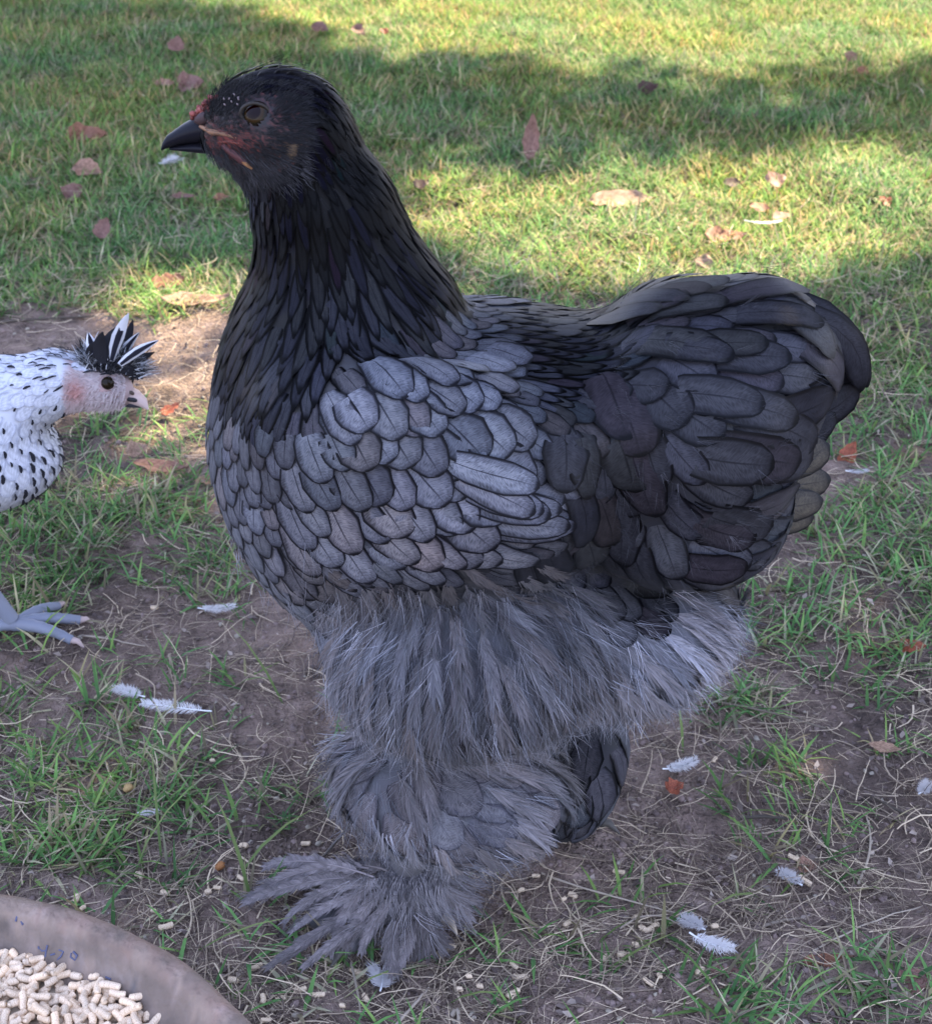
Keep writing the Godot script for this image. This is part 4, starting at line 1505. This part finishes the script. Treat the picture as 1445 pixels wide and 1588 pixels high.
# ------------------------------------------------------------------ the white hen
func white_hen() -> void:
	var f := Field.new()
	var Z := -0.27
	lobe(f, -130, 680, Z, 222, 112, 0.07, -12)
	lobe(f, -36, 656, Z, 98, 88, 0.05)
	var m := mpp(pt(60, 600, Z))
	f.cone(pt(-10, 625, Z), pt(85, 595, Z), 74 * m, 46 * m)
	f.cone(pt(85, 595, Z), pt(150, 594, Z), 46 * m, 36 * m)
	lobe(f, 155, 598, Z, 46, 35, 0.015, -6)
	lobe(f, 188, 608, Z, 20, 15, 0.007, -20)
	f.k = 0.012
	lobe(f, -340, 560, Z, 110, 70, 0.03, 40)
	var base := Vector3(pt(-130, 900, Z).x, 0, Z)
	var root := thing("white_hen", base, "white hen with black spots and spiky crest, head lowered beyond the grey hen", "hen")
	var lo := Vector3(pt(-470, 600, Z).x, 0.05, Z - 0.1)
	var hi := Vector3(pt(235, 600, Z).x, 0.42, Z + 0.1)
	var tone := func(p: Vector3) -> Color:
		var q := pix(p)
		var c := Color(0.50, 0.51, 0.55)
		if q.x > 100:
			c = Color(0.40, 0.30, 0.285)
			c = c.lerp(Color(0.40, 0.19, 0.165), clampf(exp(-(q - Vector2(118, 605)).length_squared() / 140.0) + 0.6 * exp(-(q - Vector2(165, 622)).length_squared() / 300.0), 0, 1))
			c = c.lerp(Color(0.5, 0.5, 0.52), exp(-(q - Vector2(134, 592)).length_squared() / 90.0))
			c = c * (1.0 + 0.25 * noise.get_noise_2d(q.x * 0.2, q.y * 0.2))
		return c
	var body := surface_points(f, lo, hi, 0.0065, tone)
	part("body", body.mesh(), M.skin, root, -base)
	var plumage := Soup.new()
	var spots := Soup.new()
	var cells := {}
	var order := range(body.v.size())
	for k in range(order.size() - 1, 0, -1):
		var j := rng.randi() % (k + 1)
		var t: int = order[k]
		order[k] = order[j]
		order[j] = t
	for k in order:
		var p: Vector3 = body.v[k]
		var q := pix(Vector3(p.x, p.y, Z + absf(p.z - Z)))
		if q.x > 100 and q.y > 562 + (q.x - 100) * 0.16: continue
		if q.x > 185: continue
		var neck := smoothstep(10, 70, q.x)
		var gap := lerpf(0.0085, 0.0050, neck)
		var cell := Vector3i((p / 0.012).floor())
		var ok := true
		for dx in [-1, 0, 1]:
			for dy in [-1, 0, 1]:
				for dz in [-1, 0, 1]:
					for o in cells.get(cell + Vector3i(dx, dy, dz), []):
						if o.distance_squared_to(p) < gap * gap:
							ok = false
		if not ok: continue
		if not cells.has(cell): cells[cell] = []
		cells[cell].append(p)
		var ang := lerpf(1.9, 2.75, smoothstep(690, 570, q.y))
		if q.x < -30: ang = lerpf(2.0, 2.9, smoothstep(760, 600, q.y))
		var d := Vector3(cos(ang), -sin(ang), 0)
		clothe(plumage, f, p, d, gap * 2.6, gap * 1.7, 0, Color(0.53, 0.54, 0.58) * rng.randf_range(0.94, 1.05), 0.0003, 0.0014, 0.06, true)
	# the black spangle at a feather's end
	var had := []
	for k in 9000:
		var p: Vector3 = body.v[rng.randi() % body.v.size()] + Vector3(rng.randf_range(-1, 1), rng.randf_range(-1, 1), rng.randf_range(-1, 1)) * 0.005
		var q := pix(Vector3(p.x, p.y, Z + absf(p.z - Z)))
		if q.x > 100 and q.y > 566 + (q.x - 100) * 0.16: continue
		var streaky := smoothstep(30, 80, q.x) * smoothstep(618, 596, q.y)
		var gap := lerpf(0.0075 if q.y > 650 else 0.0105, 0.0033, streaky) * rng.randf_range(0.8, 1.5)
		p = settle(f, p)
		var ok := true
		for o in had:
			if o.distance_squared_to(p) < gap * gap:
				ok = false
				break
		if not ok: continue
		had.append(p)
		var ang := lerpf(1.9, 2.75, smoothstep(690, 570, q.y))
		if q.x < -30: ang = lerpf(2.0, 2.9, smoothstep(760, 600, q.y))
		var d := Vector3(cos(ang), -sin(ang), 0)
		var big := lerpf(0.0032 if q.y > 690 else 0.0022, 0.0013, streaky) * rng.randf_range(0.55, 1.3)
		clothe(spots, f, p, d, big * lerpf(1.9, 5.0, streaky), big, 0, Color(0.012, 0.012, 0.016), 0.0032, 0.0032, 0.05, true)
	tag(part("white_plumage", plumage.mesh(), M.spangled_feather, root, -base), "", "", "", "stuff")
	tag(part("black_spangles", spots.mesh(), M.under_plumage, root, -base), "", "", "", "stuff")
	# crest
	var crest := Node3D.new()
	put(crest, "crest", root)
	crest.position = -base
	for r in [[172, 560, 182, 520, 200, 486, 20, 1], [180, 562, 200, 530, 206, 496, 16, 0], [186, 566, 210, 545, 246, 528, 16, 1], [190, 570, 215, 558, 240, 546, 14, 0], [165, 562, 160, 535, 180, 508, 20, 0], [155, 562, 140, 535, 138, 516, 18, 1], [160, 565, 150, 540, 160, 515, 22, 0], [188, 572, 212, 560, 226, 540, 18, 0]] + [[170, 566, 175, 535, 195, 512, 20, 0], [196, 578, 212, 572, 222, 588, 16, 0], [180, 575, 205, 565, 215, 590, 20, 0], [150, 566, 135, 548, 148, 530, 18, 0], [178, 570, 190, 545, 216, 516, 16, 1], [190, 574, 205, 560, 204, 600, 20, 0]]:
		var s := Soup.new()
		var zz := Z + rng.randf_range(-0.012, 0.014)
		var a := pt(r[0], r[1], zz)
		free_feather(s, a, pt(r[2], r[3], zz), pt(r[4], r[5], zz + rng.randf_range(-0.008, 0.008)), Vector3(0.25, 0.2, 0.93).normalized(), r[6] * mpp(a), 1, Color(0.016, 0.016, 0.020) if r[7] == 0 else Color(0.6, 0.61, 0.64), 0.35)
		part("feather", s.mesh(), M.under_plumage, crest)
		if r[7] == 1:
			s = Soup.new()
			free_feather(s, a + Vector3(0.001, 0.001, 0.0015), pt(r[2], r[3], zz + 0.002), pt(r[4], r[5], zz + 0.003), Vector3(0.25, 0.2, 0.93).normalized(), r[6] * mpp(a) * 0.5, 1, Color(0.015, 0.015, 0.02), 0.1)
			part("feather", s.mesh(), M.under_plumage, crest)
	var wh := []
	var tn := []
	for k in 420:
		var q := Vector2(rng.randf_range(128, 214), 0)
		q.y = rng.randf_range(548, 572) + (q.x - 130) * 0.16
		var p = cast(f, q.x, q.y)
		if p == null: p = pt(q.x, q.y, Z)
		var d := Vector3(rng.randf_range(-0.4, 0.9) + (q.x - 170) * 0.01, rng.randf_range(0.2, 1.0), rng.randf_range(-0.3, 0.5)).normalized()
		wh.append(Transform3D(frame(d, Vector3.BACK, rng.randf_range(0.008, 0.018)), p))
		tn.append(Color(0.016, 0.016, 0.02) if rng.randf() < 0.72 else Color(0.55, 0.57, 0.6))
	scatter("crest_tufts", hair_tuft(7, 0.03, 0.5), M.down, wh, tn, crest)
	# pale bristles over cheek and chin, and the dark corner of the mouth
	wh = []
	tn = []
	for k in 700:
		var q := Vector2(rng.randf_range(104, 196), rng.randf_range(575, 636))
		if (q - Vector2(168, 594)).length() < 14.0: continue
		var p = cast(f, q.x, q.y)
		if p == null: continue
		var n := f.g(p)
		var d := Vector3(-0.9, -0.35, 0.0)
		d = ((d - n * d.dot(n)).normalized() + n * 0.25).normalized()
		wh.append(Transform3D(frame(d, n, rng.randf_range(0.003, 0.007)), p))
		var pink := clampf(exp(-(q - Vector2(120, 606)).length_squared() / 260.0) + 0.3 * rng.randf(), 0.0, 1.0)
		tn.append(Color(0.50, 0.44, 0.43).lerp(Color(0.42, 0.22, 0.19), pink))
	var cheek := scatter("bristles", hair_tuft(6, 0.05, 0.5), M.down, wh, tn, root)
	cheek.position = -base
	var mouth := Soup.new()
	blob(mouth, pt(200, 618, Z + 0.0052), Vector3(0.0065, 0.0022, 0.002), Basis(Vector3.BACK, -0.3), Color(0.02, 0.02, 0.024), 0.2, 14, 8)
	blob(mouth, pt(204, 609, Z + 0.0056), Vector3(0.0024, 0.0014, 0.001), Basis(Vector3.BACK, -0.5), Color(0.07, 0.05, 0.04), 0.2, 10, 6)
	tag(part("nostril_and_mouth_corner", mouth.mesh(), M.skin, root, -base), "", "", "", "stuff")
	# face details
	for sd in [1.0, -1.0]:
		var e = cast(f, 168, 594)
		if e == null: continue
		var en := f.g(e)
		if sd < 0.0:
			e.z = 2.0 * Z - e.z
			en.z = -en.z
		var es := Soup.new()
		blob(es, e - en * 0.0008, Vector3(0.0046, 0.0036, 0.0046), Basis(Quaternion(Vector3.UP, en)), Color(0.012, 0.009, 0.007), 0.0, 18, 12)
		part("eye", es.mesh(), M.eye, root, -base)
	var bs := Soup.new()
	var c0 := pt(196, 611, Z)
	tube(bs, [pt(186, 607, Z), c0, pt(210, 616, Z), pt(222, 624, Z), pt(230, 635, Z)], [0.0072, 0.0072, 0.0060, 0.0042, 0.0008], 14, Color(0.48, 0.37, 0.33), 0.9)
	part("upper_beak", bs.mesh(), M.horn, root, -base)
	bs = Soup.new()
	tube(bs, [pt(184, 620, Z), pt(206, 625, Z), pt(219, 631, Z)], [0.0062, 0.0044, 0.001], 10, Color(0.05, 0.05, 0.06), 0.7)
	part("lower_beak", bs.mesh(), M.horn, root, -base)
	# legs: slate blue, scaled; the right one is in the picture
	for side in 2:
		var foot := Node3D.new()
		put(foot, "foot", root)
		foot.position = -base
		var heel := gp(28, 968, 0.012) if side == 0 else gp(28, 968, 0.012) + Vector3(-0.10, 0, -0.05)
		var blue := Color(0.19, 0.20, 0.24)
		var s := Soup.new()
		var hip := heel + Vector3(-0.055, 0.11, 0.0)
		tube(s, [hip, heel.lerp(hip, 0.5), heel + Vector3(-0.004, 0.004, 0)], [0.007, 0.0052, 0.0060], 12, blue)
		part("shank", s.mesh(), M.skin, foot)
		for k in 4:
			var tip: Vector3 = [gp(124, 962, 0.006), gp(112, 993, 0.006), gp(90, 940, 0.006), gp(-30, 985, 0.006)][k]
			tip += heel - gp(28, 968, 0.012)
			var d := (tip - heel).normalized()
			s = Soup.new()
			var pts := []
			var radii := []
			for j in 12:
				var t := j / 11.0
				pts.append(heel.lerp(tip, t) + Vector3(0, 0.0035 * sin(t * PI), 0))
				radii.append(lerpf(0.0052, 0.0034, t) * (1.0 + 0.09 * (j % 2)))
			tube(s, pts, radii, 12, blue)
			part("toe", s.mesh(), M.skin, foot)
			s = Soup.new()
			tube(s, [tip, tip + d * 0.005 + Vector3(0, 0.0008, 0), tip + d * 0.010 + Vector3(0, -0.004, 0)], [0.003, 0.0022, 0.0005], 8, Color(0.45, 0.34, 0.30))
			part("claw", s.mesh(), M.horn, foot)

# ------------------------------------------------------------------ fallen leaves
func leaf_mesh(l: float, w: float, kind: int, curl: float, fold: float, col: Color) -> ArrayMesh:
	var s := Soup.new()
	var nu := 14
	var rows := []
	var ph := rng.randf() * 6.0
	for k in nu + 1:
		var t := float(k) / nu
		var hw := 0.0
		if kind == 0: hw = pow(sin(PI * pow(t, 0.8)), 0.9)
		elif kind == 1: hw = pow(sin(PI * pow(t, 0.62)), 0.75)
		else: hw = pow(sin(PI * pow(t, 0.7)), 0.8) * (0.62 + 0.38 * absf(sin(t * 9.0 + 0.6)))
		hw = maxf(hw, 0.02) * w * 0.5
		var row := []
		for j in 5:
			var x := j / 2.0 - 1.0
			var y := absf(x) * hw * fold + curl * l * (t - 0.5) * (t - 0.5) + 0.06 * w * sin(t * 8.0 + x * 2.0 + ph) + 0.03 * w * sin(t * 17.0 + x * 4.0)
			row.append(s.vert(Vector3((t - 0.5) * l, y, x * hw * (1.0 + 0.1 * sin(t * 23.0 + ph + x))), Vector3.UP, col * (0.82 if j == 2 else 1.0), Vector2(t, x * 0.5 + 0.5)))
		rows.append(row)
	for k in nu:
		for j in 4:
			s.quad(rows[k][j], rows[k][j + 1], rows[k + 1][j + 1], rows[k + 1][j])
	var st := SurfaceTool.new()
	st.create_from(s.mesh(), 0)
	st.generate_normals()
	return st.commit()

func leaves() -> void:
	# [px, py, length px, width px, turn in the picture, kind, tilt, colour number, label]
	var cols := [Color(0.32, 0.155, 0.095), Color(0.38, 0.23, 0.16), Color(0.27, 0.155, 0.125), Color(0.42, 0.28, 0.19), Color(0.36, 0.11, 0.06), Color(0.10, 0.06, 0.05)]
	var rows := [
		[275, 77, 26, 26, 80, 1, 0.9, 2, "small upright pinkish leaf in shaded grass high above the beak"],
		[256, 129, 30, 16, 0, 0, 0.3, 1, "narrow pale leaf lying next to the rounder pink leaf by the hen's crown"],
		[296, 130, 40, 34, 10, 1, 0.5, 2, "rounded pink leaf in grass just behind the hen's crown"],
		[135, 211, 62, 36, 5, 1, 0.35, 0, "broad brown leaf flat in grass beyond the hen's beak"],
		[138, 264, 50, 28, -20, 1, 0.5, 1, "pale pink curled leaf below the broad brown one, beak side"],
		[115, 298, 34, 28, 50, 1, 0.6, 2, "dark mauve leaf leaning in grass on the lawn's beak side"],
		[162, 366, 36, 26, 70, 1, 0.9, 2, "pinkish leaf standing on edge above the white hen's crest"],
		[263, 437, 54, 30, 15, 2, 0.4, 0, "orange brown lobed leaf between the two hens' heads"]]
	rows += [
		[305, 467, 108, 30, 5, 0, 0.15, 3, "long pale tan leaf in the sun patch beside the dark neck"],
		[214, 697, 34, 24, 20, 1, 0.4, 3, "small tan leaf in sun below the white hen's beak"],
		[250, 725, 92, 24, -10, 0, 0.15, 2, "long mauve lance-shaped leaf between white hen and grey breast"],
		[325, 746, 44, 20, 10, 0, 0.15, 3, "pale flat leaf touching the edge of the grey hen's breast"],
		[823, 238, 72, 26, 86, 0, 1.3, 2, "tall pointed mauve leaf standing upright behind the hen's back"],
		[965, 310, 104, 34, 4, 1, 0.35, 3, "large folded tan leaf in sunlit grass above the tail"],
		[1204, 278, 34, 26, 30, 1, 0.5, 1, "small rosy leaf at the shade edge beyond the tail"],
		[1178, 322, 34, 18, -20, 0, 0.3, 0, "little orange leaf, upper of a pair in sunny grass beyond the tail"],
		[1213, 336, 36, 18, 15, 0, 0.2, 1, "little tan leaf, lower of a pair in sunny grass beyond the tail"],
		[1135, 283, 28, 16, 0, 0, 0.5, 5, "dark crumpled leaf at the shade's edge above the tail"]]
	rows += [
		[1125, 366, 66, 26, 0, 1, 0.4, 0, "brown leaf beside the pale feather in sunny grass"],
		[1320, 88, 22, 18, 40, 1, 0.6, 1, "tiny tan leaf far back in the sunny lawn"],
		[1337, 109, 18, 14, 60, 1, 0.6, 0, "tiny reddish leaf just nearer than the tan one far back in sun"],
		[1314, 706, 52, 22, 60, 0, 0.7, 4, "orange curled leaf on soil close behind the hen's tail"],
		[1413, 1002, 46, 22, 0, 1, 0.35, 4, "orange red leaf in grass level with the hen's belly"],
		[1046, 1220, 30, 26, 20, 2, 0.35, 4, "small broken orange leaf under a white plume behind the leg"],
		[1252, 1342, 34, 22, 0, 1, 0.3, 1, "small pinkish leaf next to a down tuft on the soil"],
		[1284, 1489, 82, 22, 6, 2, 0.2, 0, "wavy rust brown leaf lying on soil amid dry stems"]]
	rows += [
		[1373, 312, 22, 18, 40, 1, 0.5, 4, "small orange leaf in sunny lawn at the yard's bright edge"],
		[1005, 137, 34, 20, 20, 1, 0.6, 5, "dark brown leaf in the long shadow band on the lawn"],
		[497, 44, 30, 18, -30, 1, 0.5, 2, "dull mauve leaf in shaded lawn behind the hen's head"],
		[557, 48, 28, 16, -50, 1, 0.5, 2, "narrow mauve leaf leaning in grass at the sun's edge"],
		[597, 48, 14, 12, 60, 1, 0.5, 4, "speck of an orange leaf at the lawn's bright edge"],
		[654, 285, 26, 18, 30, 1, 0.4, 5, "dark curled leaf on soil close behind the hen's nape"],
		[1092, 405, 30, 22, 70, 1, 0.6, 3, "tan leaf standing in sunny grass just above the tail"],
		[1417, 1521, 50, 34, 20, 1, 0.4, 2, "crumpled grey brown leaf in the grass clump nearest the camera"]]
	rows += [
		[285, 305, 36, 14, 0, 0, 0.2, 2, "thin purple leaf in grass below the hen's beak"],
		[343, 306, 26, 14, 10, 0, 0.3, 0, "little orange leaf close to the hen's throat"],
		[1372, 1160, 54, 16, -12, 0, 0.25, 3, "pale folded leaf with a long stem on bare soil"],
		[265, 635, 34, 16, 40, 2, 0.5, 4, "red torn leaf on soil under the white hen's beak"],
		[1124, 1506, 46, 14, 0, 0, 0.2, 2, "flat brown leaf next to the white down feather on the soil"]]
	for r in rows:
		var far: float = clampf((520.0 - r[1]) / 300.0, 0.0, 1.0)
		var p := gp(r[0], r[1], 0.006 + 0.012 * far)
		var m := mpp(p)
		var c: Color = cols[r[7]] * rng.randf_range(0.9, 1.1)
		var o := part("fallen_leaf", leaf_mesh(r[2] * m, r[3] * m * (1.25 if r[6] < 0.8 else 1.0), r[5], rng.randf_range(0.05, 0.35), rng.randf_range(0.1, 0.4), c), M.leaf, self, p)
		o.basis = Basis(Vector3.RIGHT, r[6]) * Basis(Vector3.UP, deg_to_rad(r[4]))
		if r[6] > 0.8:
			o.position.y += r[2] * m * 0.36
		tag(o, r[8], "leaf", "fallen leaves on the yard")

# ------------------------------------------------------------------ shed feathers, twigs, spilled pellets
func shed_feather(p: Vector3, l: float, w: float, yaw: float, col: Color, label: String, downy: float) -> void:
	var o := thing("shed_feather", p, label, "feather", "shed feathers on the ground")
	var b := Basis(Vector3.UP, yaw)
	var s := Soup.new()
	var pts := []
	var radii := []
	for k in 9:
		var t := k / 8.0
		pts.append(b * Vector3((t - 0.5) * l, 0.004 + 0.10 * l * (t - 0.5) * (t - 0.5) * 2.0, 0.08 * l * sin(t * 2.5)))
		radii.append(lerpf(0.0006, 0.00015, t))
	tube(s, pts, radii, 6, Color(0.7, 0.7, 0.68))
	part("quill", s.mesh(), M.straw, o)
	s = Soup.new()
	for k in int(260 + 100 * downy):
		var t := rng.randf_range(0.16, 1.0)
		var q := t * 8.0
		var i := mini(int(q), 7)
		var c: Vector3 = pts[i].lerp(pts[i + 1], q - i)
		var dirx: Vector3 = (pts[i + 1] - pts[i]).normalized()
		var sd := 1.0 if k % 2 == 0 else -1.0
		var side := Vector3.UP.cross(dirx).normalized() * sd
		var len := w * 0.5 * (0.35 + 0.65 * sin(PI * clampf(t * 0.92, 0, 1))) * rng.randf_range(0.75, 1.1) * (1.0 + 0.5 * downy * rng.randf())
		var d := (dirx * rng.randf_range(0.5, 0.9) + side + Vector3.UP * rng.randf_range(0.0, 0.25 + downy * 0.6)).normalized()
		var e := dirx * 0.00022
		var tip := c + d * len + Vector3(0, -0.0006, 0) + dirx * rng.randf_range(-0.001, 0.001) * (1.0 + downy * 3.0)
		var mid := c.lerp(tip, 0.5) + Vector3(0, 0.0008, 0) + Vector3(rng.randf_range(-1, 1), 0, rng.randf_range(-1, 1)) * 0.002 * downy
		var v0 := s.vert(c - e, Vector3.UP, col)
		var v1 := s.vert(c + e, Vector3.UP, col)
		var v2 := s.vert(mid + e, Vector3.UP, col)
		var v3 := s.vert(mid - e, Vector3.UP, col)
		var v4 := s.vert(tip, Vector3.UP, col)
		s.quad(v0, v1, v2, v3)
		s.tri(v3, v2, v4)
	tag(part("vane", s.mesh(), M.down, o), "", "", "", "stuff")

func small_things() -> void:
	var white := Color(0.62, 0.59, 0.56)
	for r in [[275, 1108, 125, 42, 3.0, 0.0, "white feather with open comb-like barbs lying on soil and grass"], [202, 1086, 62, 30, 2.8, 0.6, "ragged small white feather next to the open white feather"], [1100, 1476, 78, 34, -0.45, 0.7, "white downy feather on soil near the wavy rust leaf"], [1050, 1196, 60, 26, 0.4, 0.8, "white plume lying over the small broken orange leaf"],
		[335, 942, 62, 20, 0.1, 1.0, "pale fluff on bare soil in front of the grey breast"], [228, 1262, 30, 14, 0.2, 0.6, "tiny white down feather in the grass beyond the clay dish"], [262, 262, 36, 28, 0.6, 1.0, "white puff of down in shaded grass below the beak"], [1180, 361, 62, 14, 0.0, 0.1, "pale feather in sunny grass beside a brown leaf"]]:
		var p := gp(r[0], r[1], 0.004)
		var m := mpp(p)
		p.y = ground_y(p.x, p.z) + (0.004 if r[1] > 500 else 0.014)
		shed_feather(p, r[2] * m * 0.9, r[3] * m * 1.05, r[4], white, r[6], r[5])
	for r in [[1325, 742, 38, 16, 0.1, 0.2, "short grey feather on soil behind the tail"], [590, 1522, 46, 50, 1.6, 1.0, "wispy grey down on soil in front of the feathered foot"], [1075, 1448, 40, 30, 2.6, 1.0, "wispy down touching the white downy feather"], [1225, 1372, 44, 26, 2.4, 1.0, "grey down wisp close to the small pinkish leaf"], [1430, 1225, 34, 24, 0.9, 1.0, "pale wisp of down at the yard's bare edge"]]:
		var p := gp(r[0], r[1], 0.004)
		var m := mpp(p)
		p.y = ground_y(p.x, p.z) + 0.003
		shed_feather(p, r[2] * m * 0.9, r[3] * m * 1.05, r[4], Color(0.45, 0.42, 0.40), r[6], r[5])
	# twigs: [from, bend, to, thickness px, colour, label]
	for r in [[1155, 1268, 1205, 1264, 1258, 1275, 7, 0.07, "dark straight twig on bare soil behind the leg"], [1120, 1090, 1190, 1100, 1280, 1130, 6, 0.13, "brown stem lying across the soil behind the belly"], [1350, 1235, 1400, 1262, 1445, 1285, 6, 0.06, "dark forked rootlet on bare soil near the yard's edge"], [840, 1355, 930, 1388, 1060, 1418, 4, 0.34, "long straw lying past the hen's leg"], [1240, 1490, 1300, 1440, 1445, 1400, 4, 0.36, "pale grass stem leaning over the wavy rust leaf"],
		[1175, 1440, 1200, 1428, 1240, 1424, 7, 0.2, "short grey stick on the soil near the down feather"], [545, 1495, 556, 1540, 560, 1575, 5, 0.22, "thin brown stem in front of the feathered foot"], [615, 1590, 640, 1560, 665, 1532, 6, 0.3, "dry flat stem on soil nearest the camera"]] + [[0, 500, 60, 494, 150, 490, 9, 0.08, "dark stick on bare soil beyond the white hen's back"], [128, 985, 170, 990, 225, 1002, 5, 0.33, "straw ahead of the white hen's toe"], [500, 1330, 528, 1300, 548, 1268, 6, 0.09, "dark twig leaning behind the feathered foot"], [1330, 1370, 1362, 1310, 1340, 1260, 5, 0.34, "bent pale straw on soil near the yard's edge"], [960, 1440, 1010, 1400, 1060, 1440, 4, 0.3, "curled dry stem in the grass tuft behind the leg"], [700, 1575, 715, 1555, 710, 1590, 9, 0.25, "curled dry leaf sheath nearest the camera"]]:
		var s := Soup.new()
		var a := gp(r[0], r[1], 0.004)
		var b := gp(r[2], r[3], 0.009)
		var c := gp(r[4], r[5], 0.004)
		var pts := []
		var radii := []
		for k in 10:
			var t := k / 9.0
			pts.append(a.lerp(b, t).lerp(b.lerp(c, t), t) + Vector3(0, 0.0008 * noise.get_noise_1d(t * 9.0 + r[0]), 0.001 * noise.get_noise_1d(t * 7.0 + r[1])) - b)
			radii.append(r[6] * 0.5 * 0.00036 * (1.0 - 0.45 * t) * (1.0 + 0.2 * noise.get_noise_1d(t * 22.0 + r[1])))
		tube(s, pts, radii, 7, Color(r[7], r[7] * 0.82, r[7] * 0.62))
		var o := part("twig", s.mesh(), M.straw, self, b)
		tag(o, r[8], "twig")
	# pellets spilled round the hen's feet and past the dish
	var spots := [[474, 1303], [378, 1310], [256, 1378], [322, 1385], [338, 1380], [239, 1413], [258, 1440], [128, 1404], [119, 1388], [374, 1362], [329, 1171], [396, 1490], [361, 1517], [408, 1549], [435, 1542], [465, 1532], [493, 1541], [553, 1498], [598, 1505], [567, 1541]]
	spots += [[531, 1559], [727, 1515], [744, 1526], [712, 1533], [699, 1458], [795, 1540], [797, 1490], [413, 1583], [1108, 1174], [959, 1354], [888, 1384], [808, 1377], [831, 1361], [874, 1391], [1229, 1335], [1248, 1367], [1010, 1435], [996, 1437], [985, 1421], [985, 1467]]
	spots += [[1005, 1529], [1022, 1520], [964, 1479], [808, 1506], [1107, 1442], [1084, 1515], [939, 1481], [879, 1428], [240, 940], [215, 1344]]
	var kinds := []
	for v in 6: kinds.append(pellet_mesh(v))
	var pm: StandardMaterial3D = M.pellet.duplicate()
	pm.albedo_color = lin(0.72, 0.59, 0.43)
	pm.vertex_color_use_as_albedo = false
	for q in spots:
		var p := gp(q[0], q[1], 0.004)
		p.y = ground_y(p.x, p.z) + 0.0028
		var o := MeshInstance3D.new()
		o.mesh = kinds[rng.randi() % 6]
		o.material_override = pm
		put(o, "feed_pellet")
		o.transform = Transform3D(Basis.from_euler(Vector3(0, rng.randf_range(-0.9, 0.9) if rng.randf() < 0.7 else rng.randf() * TAU, rng.randf_range(-0.2, 0.2))) * rng.randf_range(0.6, 0.95), p)
		tag(o, "cream feed pellet spilled on the soil around the dish and feathered foot", "feed pellet", "feed pellets spilled on the soil")
	for r in [[199, 1222, 0, "yellowish kernel in the grass beyond the clay dish"], [341, 1343, 1, "orange brown kernel on soil between dish and feathered foot"]]:
		var s := Soup.new()
		blob(s, Vector3.ZERO, Vector3(0.0036, 0.0023, 0.0028), Basis(Vector3.BACK, 0.4), Color(0.42, 0.30, 0.14) if r[2] == 0 else Color(0.36, 0.17, 0.07), 0.5, 12, 9)
		var p := gp(r[0], r[1], 0.005)
		tag(part("corn_kernel", s.mesh(), M.pellet, self, p), r[3], "corn kernel")
